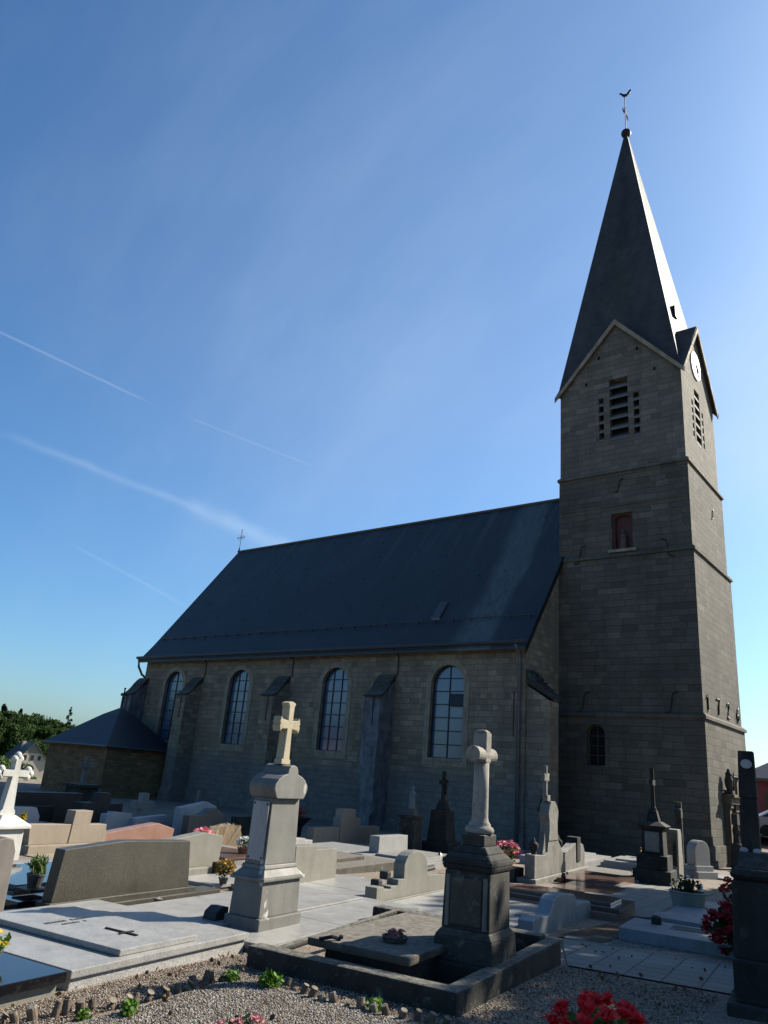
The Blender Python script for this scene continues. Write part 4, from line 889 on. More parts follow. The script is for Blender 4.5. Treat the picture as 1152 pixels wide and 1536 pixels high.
# ---- kerbed tomb with pedestal and round-armed cross
g = grave('kerbed_tomb', 'blackened stone kerb around a sunken tomb, front centre', 'tomb', -2.43, 6.0)
od = M['oldstone_dark']
MB().prism([(-1.95, -.3), (-1.95, .17), (0, .17), (0, -.3)], 'y', -.04, .14).build('kerb', M['oldstone'], g, bevel=.025)
MB().prism([(.141, -.3), (.141, .165), (2.78, .165), (2.78, -.3)], 'x', -.16, .0).build('kerb', M['oldstone'], g, bevel=.025)
MB().prism([(-2.15, -.3), (-2.15, .20), (-.161, .20), (-.161, -.3)], 'y', 2.55, 2.76).build('kerb', M['oldstone'], g, bevel=.025)
b = MB(); b.frus((-1.45, -.62, .35, 2.1), -.3, (-1.42, -.64, .38, 2.08), .19); b.build('tomb_body', od, g, bevel=.015)
MB().box(-1.55, -.55, .27, 2.2, .191, .26).build('tomb_lid', M['slab_weather'], g, bevel=.02)
MB().tube([(-1.75, -.03, .13), (-1.85, 2.6, .18)], .03, 10).build('rail', M['oldstone'], g, smooth=False)
g = grave('round_armed_cross', 'dark stone pedestal carrying a pale cross with round barrel arms', 'grave monument', -2.80, 7.3)
os_ = M['oldstone']
MB().frus((-.34, .31, -.37, .37), -.3, (-.33, .30, -.36, .36), .17).build('base', od, g, bevel=.02)
MB().frus((-.30, .27, -.33, .33), .171, (-.29, .26, -.32, .32), .36).build('plinth', os_, g, bevel=.015)
b = MB(); b.frus((-.29, .26, -.32, .32), .361, (-.245, .215, -.275, .275), .42); b.frus((-.245, .215, -.275, .275), .421, (-.235, .205, -.265, .265), .90); b.build('die', os_, g, bevel=.012)
pn = MB().box(-.165, .135, -.285, -.262, .46, .84).build('worn_panel', M['slab_weather'], g, bevel=.01)
for xx in (-.195, .165): MB().tube([(xx, -.272, .44), (xx, -.272, .86)], .022, 8).build('colonnette', M['greystone'], g)
b = MB(); b.frus((-.245, .215, -.275, .275), .901, (-.265, .235, -.295, .295), .95); b.frus((-.265, .235, -.295, .295), .951, (-.26, .23, -.29, .29), 1.0); b.frus((-.25, .22, -.28, .28), 1.001, (-.20, .17, -.23, .23), 1.05); b.frus((-.20, .17, -.23, .23), 1.051, (-.15, .12, -.18, .18), 1.11); b.build('cornice', od, g, bevel=.015)
MB().box(-.13, .10, -.16, .16, 1.111, 1.21).build('neck', os_, g, bevel=.012)
lm = M['shell_lime']
b = MB().lathe([(.11, 1.211), (.135, 1.225), (.14, 1.25), (.125, 1.275), (.105, 1.28), (.105, 1.30), (.085, 1.325), (.078, 1.36), (.075, 1.6), (.072, 1.86)], -.015, 0, 20); b.build('column', lm, g, smooth=True)
b = MB(); b.prism([(.075 * math.cos(a) - .015, 1.93 + .075 * math.sin(a)) for a in np.linspace(0, 2 * math.pi, 20, False)], 'y', -.25, .25); b.build('cross_arm', lm, g, bevel=.008)
b = MB(); b.frus((-.085, .055, -.07, .07), 1.86, (-.085, .055, -.07, .07), 2.14); b.frus((-.085, .055, -.07, .07), 2.141, (-.05, .02, -.035, .035), 2.17); b.build('cross_head', lm, g, bevel=.012)
g = grave('flower_bowl', 'dark bowl of faded pink flowers on the weathered tomb lid', 'flower bowl', -3.35, 6.72, dz=.265)
MB().lathe([(.05, 0), (.105, .02), (.12, .06), (.10, .06), (.08, .03)], 0, 0, 16).build('bowl', M['oldstone'], g); blooms('blooms', blob_pts(34, (0, 0, .07), (.09, .09, .035), .3), .032, leafm('faded_petals', (.42, .13, .12), (.50, .22, .20), 30), g)
g = grave('metal_clip', 'small dark metal ornament on the near corner of the weathered tomb lid', 'ornament', -3.75, 6.3, dz=.265)
MB().tube([(-.09, -.06, .01), (0, 0, .035), (.06, .05, .02)], .016, 6).ball((.06, .06, .035), .022, 1).build('ornament', M['iron'], g)
# ---- slab with gothic lettering, blue-grey headstone
g = grave('lettered_slab', 'pale slab with black gothic letters beside the dark pedestal', 'grave', -3.3, 10.3)
slabx(g, 'slab', M['gr_lightpol'], -2.1, -.16, 0, 2.3, -.35, .07)
cu = bpy.data.curves.new('letters', 'FONT'); cu.body = 'hd'; cu.size = .30; cu.extrude = .003; cu.shear = .12
to = bpy.data.objects.new('letters', cu); dgp = bpy.context.evaluated_depsgraph_get(); col.objects.link(to); dgp.update()
lme = bpy.data.meshes.new_from_object(to.evaluated_get(dgp)); bpy.data.objects.remove(to); lme.materials.clear(); lme.materials.append(M['gr_blackmatt'])
lo = bpy.data.objects.new('lettering', lme); col.objects.link(lo); lo.parent = g; lo.location = (-.50, .98, .074); lo.rotation_euler = (0, 0, R(-34))
g = grave('blue_headstone', 'blue-grey granite headstone with three rounded steps, right of the pedestal', 'headstone', -3.2, 10.26)
MB().prism([(.0, -.3), (3.02, -.3), (3.0, .11), (2.9, .155), (2.3, .19), (2.12, .17), (2.06, .29), (1.98, .33), (1.35, .385), (1.05, .375), (.94, .33), (.74, .18), (.62, .175), (.12, .215), (0, .18)], 'x', -.20, .0).build('stone', M['gr_blue'], g, bevel=.012)
g = grave('brown_grave', 'polished red-brown granite double slab in the dappled shade', 'grave', -2.75, 13.25)
slabx(g, 'base', M['gr_red'], -2.2, -.05, -.05, 1.5, -.3, .10); slabx(g, 'ledger', M['gr_redpol'], -2.1, -.02, .05, 1.3, .101, .17); slabx(g, 'ledger', M['gr_redpol'], -1.9, -.2, .25, 1.1, .171, .215)
g = grave('glossy_slab', 'glossy brown granite slab behind the blue-grey headstone', 'grave', -4.7, 13.6)
slabx(g, 'ledger', M['gr_redpol'], -2.0, .0, -1.0, 1.6, -.3, .13); slabx(g, 'base', M['gr_grey'], -2.1, .12, -1.1, 1.7, -.3, .06)
# ---- tall baroque stone with cross, plus wings and urns
g = grave('tall_carved_cross', 'tall pale carved grave stele topped by a thin cross, before the buttress', 'grave monument', -5.75, 18.18)
gs = M['greystone']
slabx(g, 'base', gs, -.3, .16, -.1, 4.8, -.3, .10, .02)
wing = [(.0, .101), (2.62, .101), (2.6, .50), (2.40, .54), (2.06, .76), (1.9, .86), (1.08, .86), (1.0, .62), (.8, .56), (0, .60)]
hs(g, 'wing_wall', gs, wing, -.14, .10, .015)
stl = [(1.06, .861), (1.88, .861), (1.80, 1.1), (1.80, 1.30), (1.86, 1.42), (1.87, 1.52), (1.78, 1.64), (1.58, 1.76), (1.26, 1.76), (1.10, 1.62), (1.04, 1.5), (1.04, 1.40), (1.10, 1.30), (1.10, 1.1)]
hs(g, 'stele', gs, stl, -.13, .12, .015)
MB().box(-.07, .06, 1.10, 1.36, 1.761, 1.90).build('cross_foot', gs, g, bevel=.01)
MB().prism([(1.04, 1.901), (1.14, 1.901), (1.13, 2.24), (1.30, 2.22), (1.27, 2.31), (1.30, 2.41), (1.13, 2.38), (1.13, 2.56), (1.085, 2.60), (1.04, 2.56), (1.04, 2.38), (.87, 2.41), (.90, 2.31), (.87, 2.22), (1.04, 2.24)], 'x', -.05, .05).build('cross', gs, g, bevel=.008)
MB().prism([(.72, .58), (.98, .60), (.94, .90), (.90, 1.08), (.86, .90), (.80, .72)], 'x', -.08, .06).build('side_scroll', gs, g, bevel=.008)
for y in (2.32, .28):
    MB().lathe([(.08, .56), (.05, .60), (.10, .70), (.125, .80), (.09, .84), (.04, .88), (.03, .94)], -.02, y, 12).build('urn', M['oldstone_dark'], g, smooth=True)
g = grave('curved_headstone', 'pale headstone with a rounded wave top joined to the tall stele', 'headstone', -5.8, 20.85)
hs(g, 'stone', gs, [(.0, -.3), (2.08, -.3), (2.05, .58), (1.9, .74), (1.6, .81), (1.4, .82), (1.0, .80), (.6, .70), (.05, .62)], -.13, .11, .015)
MB().box(-.16, .14, 1.15, 1.5, .35, .95).build('dark_panel', M['oldstone_dark'], g, bevel=.01)
g = grave('pink_flower_pot', 'tall bunch of pink flowers beside the dark pedestal cross', 'potted plant', -6.35, 18.25, dz=.28)
slabx(g, 'stand', M['gr_blackmatt'], -.3, .3, -.3, .4, -.5, 0); pot(g, .14, .2, M['pot_grey']); flower_clump(g, .34, .40, 260, 190, M['leaf_bush'], M['pink'], .09, .06, .12)
g = grave('cream_slab', 'bright cream slab with a low step beside the tower foot', 'grave', -6.3, 25.1)
slabx(g, 'base', M['gr_white'], -2.0, .0, 0, 4.0, -.3, .22); slabx(g, 'step', M['gr_white'], -1.6, -.2, .6, 2.6, .221, .36); slabx(g, 'end_panel', M['gr_blackmatt'], -1.0, -.0, -.03, -.002, -.2, .2, 0)
# ---- flat slabs left of the dark cross
g = grave('flat_brown_slab', 'flat purple-brown slab on the soil left of the black cross pedestal', 'grave', -4.2, 19.6)
slabx(g, 'slab', M['gr_redpol'], -1.35, .0, .0, 2.6, -.3, .08); slabx(g, 'slab', M['gr_redpol'], -.9, .3, -1.9, -.1, -.3, .07)
g = grave('white_tray_grave', 'flat grave with a tray of white pebbles near the black cross pedestal', 'grave', -4.3, 23.1)
slabx(g, 'slab', M['gr_grey'], -1.8, .1, -.6, 2.0, -.3, .07); slabx(g, 'pebble_tray', M['pebblebed'], -1.2, -.1, -.3, 1.2, .071, .11); slabx(g, 'plaque', M['gr_beige'], -.45, .1, 1.3, 2.2, .071, .13)
g = grave('pale_twin_slab', 'pale double-stepped slab just left of the black cross pedestal', 'grave', -4.6, 27.0)
slabx(g, 'base', M['gr_grey'], -1.6, .1, 0, 2.8, -.3, .2); slabx(g, 'ledger', M['gr_white'], -1.5, .12, .0, 2.7, .201, .27); slabx(g, 'ledger', M['gr_white'], -1.2, -.2, .4, 2.2, .271, .33)
g = grave('candle_jar', 'tiny red grave candle on the soil before the flat slabs', 'grave candle', -5.35, 19.5)
MB().lathe([(.05, 0), (.06, .02), (.06, .16), (.045, .18), (.05, .22)], 0, 0, 12).build('jar', flat('red_glass', (.09, .012, .01), .2), g)
g = grave('grave_lantern', 'small brass grave lantern with clear sides on a pale slab', 'lantern', -9.2, 20.9)
slabx(g, 'foot', M['gr_lightpol'], -.5, .4, -.7, 1.4, -.3, .04); MB().lathe([(.07, .04), (.075, .06), (.06, .07), (.065, .22), (.03, .27), (.02, .30)], 0, 0, 10).build('lantern', flat('brass', (.30, .24, .12), .35, .5, .7), g)
g = grave('low_grey_grave', 'low grey slab grave behind the scrolled headstone', 'grave', -8.5, 18.3)
slabx(g, 'slab', M['gr_lightpol'], -1.8, 0, 0, 3.2, -.3, .12); slabx(g, 'ledger', M['gr_grey'], -1.5, -.3, .3, 1.6, .121, .18)
# ---- black cross monument
g = grave('black_cross_monument', 'tall sooty black pedestal with a slender dark cross in front of the tower', 'grave monument', -3.86, 23.3)
od = M['oldstone_dark']
slabx(g, 'base', od, -.70, .62, -.75, .75, -.3, .36, .02); slabx(g, 'step', od, -.58, .5, -.62, .62, .361, .72, .02)
MB().frus((-.42, .36, -.45, .45), .721, (-.40, .34, -.43, .43), 1.36).build('die', od, g, bevel=.015); MB().box(-.28, .22, -.475, -.451, .80, 1.30).build('inscription_panel', M['greystone'], g, bevel=.008)
b = MB(); b.frus((-.46, .40, -.50, .50), 1.361, (-.56, .50, -.60, .60), 1.45); b.frus((-.56, .50, -.60, .60), 1.451, (-.3, .24, -.34, .34), 1.56); b.build('cornice', od, g, bevel=.015)
MB().frus((-.26, .20, -.26, .26), 1.561, (-.17, .11, -.17, .17), 1.84).build('neck', od, g, bevel=.02)
b = MB().lathe([(.14, 1.841), (.12, 1.9), (.085, 1.96), (.075, 2.4), (.07, 2.95)], -.03, 0, 12); b.prism([(-.10, 2.5), (.04, 2.5), (.04, 2.64), (-.10, 2.64)], 'y', -.27, .27); b.build('cross', od, g)
g.scale = (.74, .74, 1.0)
# ---- headstone with black face, small cross behind it, white rounded headstone
g = grave('black_faced_headstone', 'slim headstone with black front and sunlit pale stepped edge', 'headstone', -3.72, 26.9)
hs(g, 'stone', M['greystone'], [(-.35, -.3), (.9, -.3), (.8, .18), (.62, .25), (.6, .62), (.5, .68), (.42, 1.30), (.3, 1.40), (-.35, 1.40)], -.55, .0, .02)
MB().box(-.50, -.06, -.375, -.351, .35, 1.30).build('black_front', M['gr_black'], g)
g = grave('small_stone_cross', 'short dark stone cross behind the black-faced headstone', 'grave cross', -4.0, 29.0)
MB().prism([(-.08, -.3), (.08, -.3), (.07, 1.75), (.18, 1.78), (.18, 2.05), (.07, 2.08), (.06, 2.28), (-.06, 2.28), (-.07, 2.08), (-.18, 2.05), (-.18, 1.78), (-.07, 1.75)], 'x', -.12, .10).build('cross', M['oldstone'], g, bevel=.02)
g = grave('white_rounded_headstone', 'white round-topped headstone on a stepped base near the tower corner', 'headstone', -3.3, 28.3, rz=R(-30))
slabx(g, 'base', M['gr_white'], -.45, .25, -.5, .5, -.3, .22, .015); slabx(g, 'step', M['gr_white'], -.35, .15, -.43, .43, .221, .38, .015)
hs(g, 'stone', M['gr_white'], [(-.37, .381), (.37, .381)] + [(.37 * math.cos(a), .80 + .33 * math.sin(a)) for a in np.linspace(0, math.pi, 12)], -.24, .08, .02)
slabx(g, 'ledger', M['gr_lightpol'], -2.2, -.46, -.5, .5, -.3, .15); slabx(g, 'forecourt', M['gr_white'], -.5, .9, .51, 2.2, -.3, .06)
g = grave('yellow_shrub', 'small yellow-green shrub between the black-faced and white headstones', 'shrub', -5.0, 29.2)
flower_clump(g, .35, .9, 260, 20, M['leaf_bush'], M['yellow'], .11, .06, .1)
# ---- planter and slabs in shade on the right
g = grave('slab_step_grave', 'blue-grey slab grave carrying the round planter, right side', 'grave', -2.0, 12.75)
slabx(g, 'base', M['gr_blue'], -.15, 2.2, -.1, 2.0, -.3, .15); slabx(g, 'ledger', M['gr_blue'], -.1, 2.2, .5, 2.9, .151, .19); slabx(g, 'ledger', M['gr_blue'], -.2, 2.2, -.15, .45, .151, .21)
g = grave('stone_planter', 'oval pale stone planter filled with dark green plants', 'planter', -1.95, 14.75, dz=.20)
MB().lathe([(.30, 0), (.36, .28), (.38, .30), (.36, .32), (.32, .32), (.31, .24)], 0, 0, 24).build('trough', M['pot_stone'], g); flower_clump(g, .33, .35, 260, 14, M['leaf_dark'], M['white_petal'], .10, .05, .26); g.scale = (.8, .8, .8)
g = grave('gravel_kerb_grave', 'blue-grey slab with grey-green gravel strip beside the paved path', 'grave', -2.35, 11.2)
slabx(g, 'slab', M['gr_blue'], 0, 3.2, 0, 1.05, -.3, .16); slabx(g, 'inset', M['greengravel'], .55, 3.1, .55, .9, .161, .166, 0); slabx(g, 'kerb', M['concrete'], -.55, -.01, -.62, -.45, -.3, .03); slabx(g, 'gravel_bed', M['greengravel'], -.3, 3.2, -.6, -.01, -.3, .02, 0)
slabx(g, 'joint_strip', M['gr_white'], 1.28, 1.30, .0, 1.0, .161, .164, 0)
g = grave('candle_lamp', 'small dark grave lamp on the left corner of the gravel-strip slab', 'grave candle', -2.0, 11.95, dz=.16)
MB().lathe([(.05, 0), (.07, .02), (.07, .10), (.05, .12)], 0, 0, 10).build('lamp', flat('dark_green_glass', (.02, .035, .02), .2), g)
g = grave('red_flower_bush', 'large drooping bush of deep red flowers beside the tall dark monument', 'flowering plant', -.72, 11.4)
pot(g, .26, .34, M['pot_grey'], .1)
cen = np.concatenate([blob_pts(560, (0, 0, .52), (.42, .42, .36), .2), blob_pts(320, (-.25, -.2, .32), (.30, .3, .24), .2)]); cards('foliage', cen, .11, M['leaf_dark'], g, .2)
p = np.concatenate([blob_pts(9, c, (.07, .07, .05), .2) for c in np.concatenate([blob_pts(34, (-.25, -.2, .32), (.36, .36, .30), .85), blob_pts(26, (0, -.05, .55), (.46, .46, .40), .92)])]); blooms('blooms', p, .045, M['darkred'], g)
# ---- tall dark monument at the right edge
g = grave('dark_obelisk', 'tall blackened stone obelisk monument with oval portrait, right photo edge', 'grave monument', -.25, 8.35)
od2 = M['oldstone_dark']
MB().box(-.52, .6, -.55, .55, -.3, .10).build('base', od2, g, bevel=.02)
MB().frus((-.46, .5, -.48, .48), .101, (-.46, .5, -.48, .48), .42).build('plinth', od2, g, bevel=.02)
MB().frus((-.455, .44, -.42, .42), .421, (-.43, .40, -.39, .39), 1.03).build('die', od2, g, bevel=.015)
b = MB(); b.frus((-.41, .40, -.38, .38), 1.031, (-.45, .46, -.43, .43), 1.07); b.frus((-.45, .46, -.43, .43), 1.071, (-.41, .40, -.40, .40), 1.13); b.frus((-.38, .30, -.36, .36), 1.131, (-.38, -.10, -.16, .16), 1.26); b.build('cornice', od2, g, bevel=.02)
MB().frus((-.355, -.195, -.09, .09), 1.261, (-.34, -.195, -.075, .075), 1.72).build('shaft', od2, g, bevel=.012)
MB().frus((-.348, -.19, -.085, .085), 1.721, (-.33, -.195, -.075, .075), 2.15).build('shaft_top', od2, g, bevel=.012)
b = MB(); b.hull8([(-.262 + .05 * math.cos(a), -.094, 2.03 + .042 * math.sin(a)) for a in np.linspace(0, 2 * math.pi, 20, False)], [(-.262 + .05 * math.cos(a), -.07, 2.03 + .042 * math.sin(a)) for a in np.linspace(0, 2 * math.pi, 20, False)]); b.build('portrait_oval', M['plaque'], g)
for x in (-.33, -.22): MB().ball((x, -.15, 1.27), .032, 2, (1.2, .4, .8)).build('oval_medallion', M['plaque'], g)

# ---- graves along the church wall, in its shadow
g = grave('wall_cross', 'dark stone crucifix on a stepped pedestal below the fourth church window', 'grave monument', -11.6, 26.4)
slabx(g, 'base', od, -.5, .5, -.55, .55, -.3, .35, .02); MB().frus((-.38, .38, -.42, .42), .351, (-.30, .30, -.34, .34), 1.38).build('die', od, g, bevel=.02); MB().frus((-.20, .20, -.22, .22), 1.381, (-.12, .12, -.13, .13), 1.72).build('neck', od, g, bevel=.02)
MB().prism([(-.08, 1.721), (.08, 1.721), (.07, 2.24), (.31, 2.24), (.31, 2.38), (.07, 2.38), (.07, 2.70), (-.07, 2.70), (-.07, 2.38), (-.31, 2.38), (-.31, 2.24), (-.07, 2.24)], 'x', -.06, .06).build('cross', od, g, bevel=.015)
b = MB().tube([(.09, 0, 1.9), (.10, .01, 2.12), (.09, 0, 2.30)], .045, 8); b.tube([(.08, -.24, 2.34), (.09, -.08, 2.27), (.09, .08, 2.27), (.08, .24, 2.34)], .022, 6); b.ball((.10, .02, 2.37), .045, 2); b.build('crucified_figure', M['iron'], g)
g = grave('madonna_statue', 'pale blue and white robed Madonna figure on a stone pedestal near the wall', 'statue', -12.2, 25.1)
MB().frus((-.30, .30, -.34, .34), -.3, (-.27, .27, -.31, .31), 1.05).build('pedestal', M['oldstone'], g, bevel=.02); MB().box(-.34, .34, -.38, .38, 1.051, 1.15).build('pedestal_cap', M['oldstone'], g, bevel=.015); MB().frus((-.2, .2, -.2, .2), 1.151, (-.13, .13, -.13, .13), 1.32).build('statue_base', M['statue'], g)
b = MB().lathe([(.12, 1.321), (.13, 1.36), (.10, 1.6), (.115, 1.78), (.09, 1.88), (.045, 1.94), (.04, 1.96)], 0, 0, 14); b.ball((0, 0, 2.02), .062, 2, (1, 1, 1.2)); b.tube([(.05, -.09, 1.80), (.14, -.02, 1.78), (.14, .02, 1.80), (.05, .09, 1.80)], .03, 6); b.build('figure', stone('pale_blue_paint', (.20, .25, .28), rough=.7), g, smooth=True)
g = grave('taupe_cross_headstone', 'wide taupe granite headstone with short upright, in the nave shadow', 'headstone', -13.9, 21.48)
hs(g, 'stone', M['gr_beige'], [(.0, -.4), (4.4, -.4), (4.31, .52), (0, .55)], -.14, .12, .01); hs(g, 'upright', M['gr_beige'], [(1.55, -.4), (2.9, -.4), (2.86, .82), (2.48, .85), (2.48, 1.10), (1.68, 1.10), (1.64, .84), (1.55, .80)], -.17, .15, .01)
slabx(g, 'ledger', M['gr_lightpol'], .2, 1.9, .2, 2.4, -.3, .05)
g = grave('dark_flower_bowl', 'wide black bowl of dark red plants behind the taupe headstone', 'planter', -15.2, 22.5)
MB().lathe([(.2, 0), (.25, .5), (.5, .75), (.52, .8), (.45, .8), (.4, .7)], 0, 0, 16).build('bowl', M['gr_blackmatt'], g); cards('foliage', blob_pts(160, (0, 0, .95), (.35, .35, .22), .2), .14, M['darkred'], g, .6, .3)
g = grave('arched_stele', 'dark arched grave stele overgrown by a plant in the corner by the tower', 'headstone', -9.3, 31.3)
MB().prism([(-.65, -.3), (.65, -.3), (.65, .9), (.5, 1.3), (.25, 1.5), (0, 1.56), (-.25, 1.5), (-.5, 1.3), (-.65, .9)], 'x', -.12, .12).build('stone', M['oldstone'], g, bevel=.02); MB().box(.121, .15, -.05, .05, .2, 1.4).build('rib', M['greystone'], g)
cards('climber', blob_pts(220, (-.1, .1, 1.85), (.3, .35, .45), .2), .14, M['leaf_dark'], g, .4)
def simple_hs(name, label, m, a, b, pts, dx=.12, base=None, group=None):
    g = grave(name, label, 'headstone', a, b, group); hs(g, 'stone', m, pts, -dx, dx, .01)
    if base: slabx(g, 'foot', m, -dx - .1, dx + .1, base[0], base[1], -.3, base[2])
    return g
simple_hs('pale_wing_headstone', 'pale blue-grey headstone with one rounded corner, beside the white cross', M['gr_bluepale'], -18.6, 13.6, [(.0, -.4), (1.42, -.4), (1.40, .32), (1.26, .54), (.8, .55), (0, .50)], base=(-.2, 1.8, .05))
simple_hs('notched_headstone', 'blue-grey headstone with a notched left shoulder, before the sacristy', M['gr_bluepale'], -17.9, 16.69, [(.0, -.3), (1.03, -.3), (.98, .53), (.24, .585), (.22, .53), (.0, .52)])
simple_hs('gabled_headstone', 'wide blue-grey headstone with a low gabled top, behind the red one', M['gr_bluepale'], -17.7, 17.61, [(.0, -.3), (2.04, -.3), (2.1, .43), (1.31, .53), (.0, .44)])
simple_hs('roofed_headstone', 'tall blue-grey headstone with steep off-centre gable, furthest right of its row', M['gr_bluepale'], -17.0, 18.72, [(.0, -.3), (1.75, -.3), (1.66, .87), (1.2, 1.0), (.0, .82)])
simple_hs('wave_headstone', 'dark slate headstone rising in a curved step, in the nave shadow', stone('dark_slate_stone', (.105, .115, .125), rough=.4), -16.0, 18.03, [(.0, -.3), (1.7, -.3), (1.7, .62), (1.42, .74), (1.15, .86), (.88, .84), (.7, .74), (.53, .66), (.0, .65)])
simple_hs('low_dark_headstone', 'low dark grey headstone against the nave wall shadow', M['oldstone'], -17.4, 22.0, [(.0, -.3), (.8, -.3), (.8, .62), (0, .62)]); simple_hs('square_dark_headstone', 'square dark grey headstone right of the low one, below the second window', M['oldstone'], -17.2, 23.2, [(.0, -.3), (1.1, -.3), (1.1, .70), (0, .70)])
g = grave('black_cross_headstone', 'matt black headstone with a broad cross upright, before the sacristy', 'headstone', -18.9, 16.6)
hs(g, 'stone', M['gr_blackmatt'], [(0, -.3), (1.6, -.3), (1.6, .74), (1.08, .74), (1.06, 1.04), (.60, 1.04), (.58, .76), (0, .76)], -.14, .14)
g = grave('black_block_headstone', 'wide matt black block headstone left of the black cross one', 'headstone', -20.5, 15.6); hs(g, 'stone', M['gr_blackmatt'], [(0, -.3), (2.4, -.3), (2.4, .9), (0, .9)], -.14, .14)
g = grave('grey_stone_cross', 'plain thick grey stone cross standing before the sacristy wall', 'grave cross', -21.8, 22.1)
MB().prism([(-.16, -.3), (.16, -.3), (.16, .55), (.50, .55), (.50, .82), (.16, .82), (.16, 1.1), (-.16, 1.1), (-.16, .82), (-.50, .82), (-.50, .55), (-.16, .55)], 'x', -.12, .12).build('cross', M['gr_grey'], g, bevel=.012)
g = grave('worn_crucifix', 'worn grey wayside crucifix on a wide pedestal against the sacristy', 'grave monument', -28.0, 24.6)
MB().box(-.45, .45, -.5, .5, -.3, .95).build('pedestal', M['oldstone'], g, bevel=.02); MB().box(-.55, .55, -.6, .6, .951, 1.08).build('cap', M['oldstone'], g, bevel=.02); MB().prism([(-.12, 1.081), (.12, 1.081), (.1, 1.75), (.35, 1.75), (.35, 1.95), (.1, 1.95), (.08, 2.2), (-.08, 2.2), (-.1, 1.95), (-.35, 1.95), (-.35, 1.75), (-.1, 1.75)], 'x', -.1, .1).build('cross', M['greystone'], g, bevel=.015)
g = grave('wall_pillar_stone', 'slim pointed grey grave marker leaning by the nave wall', 'grave marker', -24.8, 28.6); MB().prism([(-.2, -.3), (.2, -.3), (.06, 1.15), (-.06, 1.15)], 'x', -.1, .1).build('marker', M['greystone'], g, bevel=.015)
g = grave('red_begonia', 'patch of dull red flowers in front of the sacristy wall', 'flowers', -25.2, 21.3); pot(g, .3, .25, M['pot_grey']); flower_clump(g, .5, .45, 240, 200, M['leaf_dark'], M['darkred'], .14, .09, .2)
g = grave('reddish_plant', 'small reddish-brown plant behind the gabled headstone', 'plant', -20.2, 22.8); pot(g, .2, .2, M['pot_grey']); flower_clump(g, .3, .4, 160, 60, M['leaf_dark'], M['darkred'], .12, .06, .2)
g = grave('yellow_flower_spray', 'upright spray of bright yellow flowers behind the beige headstone', 'flowers', -14.6, 11.45); pot(g, .09, .2, M['pot_grey']); cards('foliage', blob_pts(50, (0, 0, .42), (.08, .08, .25), .2), .10, M['leaf_bright'], g, 1.5, .3); blooms('blooms', blob_pts(40, (0, 0, .54), (.07, .07, .16), .3), .05, M['yellow'], g)
g = grave('low_dark_grave', 'long low dark grave kerb with blue-grey ledger before the sacristy', 'grave', -20.2, 14.0); slabx(g, 'kerb', M['gr_blackmatt'], -.5, .3, -1.2, 2.6, -.3, .5); slabx(g, 'ledger', M['gr_blue'], .31, 2.2, -1.2, 2.0, -.3, .12)
# low walls, hedge and far corner of the graveyard at left
g = grave('dark_tomb_block', 'large dark tomb block left of the white cross', 'tomb', -19.0, 10.2); slabx(g, 'body', M['gr_blackmatt'], -.5, .5, -1.2, .55, -.3, 1.0)
g = grave('white_angel', 'small white angel figure on a distant ledge beside the sacristy', 'statue', -42, 25.6, dz=.75)
MB().lathe([(.25, 0), (.28, .1), (.18, .5), (.2, .8), (.08, .95)], 0, 0, 10).ball((0, 0, 1.1), .15, 2).build('figure', M['whitepaint'], g, smooth=True)
g = grave('stone_ledge', 'pale stone ledge wall beneath the small white angel', 'wall', -41.8, 23.0); slabx(g, 'wall', M['oldstone'], -.3, .3, -2, 4, -.5, .6); slabx(g, 'coping', M['gr_beige'], -.4, .4, -2, 4, .601, .74)
g = grave('pale_box_tomb', 'small pale box tomb left of the sacristy shadow', 'tomb', -33, 17.1); slabx(g, 'body', M['gr_beige'], -.4, .4, -.5, .5, -.3, .65)
g = grave('brick_wall', 'low terracotta coloured wall beyond the bush at the far left', 'wall', -60, 37); slabx(g, 'wall', M['terracotta'], -.3, .3, -1.5, 3, -1.5, 1.1, 0); slabx(g, 'pier', M['gr_beige'], -.4, .4, -2.4, -1.501, -1.5, 1.7, 0)
# ------------------------------------------------------------ foreground plot: edging, pebbles, weeds, flowers
sheet('gravel_bed', [(-4.22, 3.2), (-1.2, 3.2), (-1.9, 5.68), (-4.2, 5.62)], M['pebblebed'], .012)
rs = random.Random(4)
def stake(a, b, nm, lab, grp, h, lean):
    g = grave('edging_stake', lab, 'edging stake', a, b, grp); r_ = rs.uniform(.028, .037)
    c = MB(); t0 = rs.uniform(0, 6.28); lx, ly = lean * math.cos(t0), lean * math.sin(t0)
    pr = [(0, 0, -.08), (lx * .4, ly * .4, h * .4), (lx, ly, h)]
    c.tube(pr, r_, 9, r_ * .86)
    o = c.build('log', M['log'], g, bevel=.005)
def along(pl, n):
    d = [0]
    for u, v in zip(pl, pl[1:]): d.append(d[-1] + math.hypot(v[0] - u[0], v[1] - u[1]))
    out = []
    for k in range(n):
        s = d[-1] * k / (n - 1); m = max(i for i in range(len(d) - 1) if d[i] <= s + 1e-9); f = (s - d[m]) / (d[m + 1] - d[m])
        out.append((pl[m][0] + (pl[m + 1][0] - pl[m][0]) * f + rs.uniform(-.012, .012), pl[m][1] + (pl[m + 1][1] - pl[m][1]) * f + rs.uniform(-.018, .018)))
    return out
LL = along([(-4.50, 3.70), (-4.38, 4.05), (-4.28, 4.5), (-4.22, 4.9), (-4.27, 5.25), (-4.24, 5.48)], 19)
RR = along([(-3.78, 5.70), (-3.55, 5.63), (-3.30, 5.61), (-3.05, 5.63), (-2.70, 5.67), (-2.20, 5.72)], 16)
for a, b in LL: stake(a, b, '', 'short rotting wooden edging stake in the row along the granite grave gravel', 'wooden edging stakes on the granite grave side', rs.uniform(.055, .095), .035)
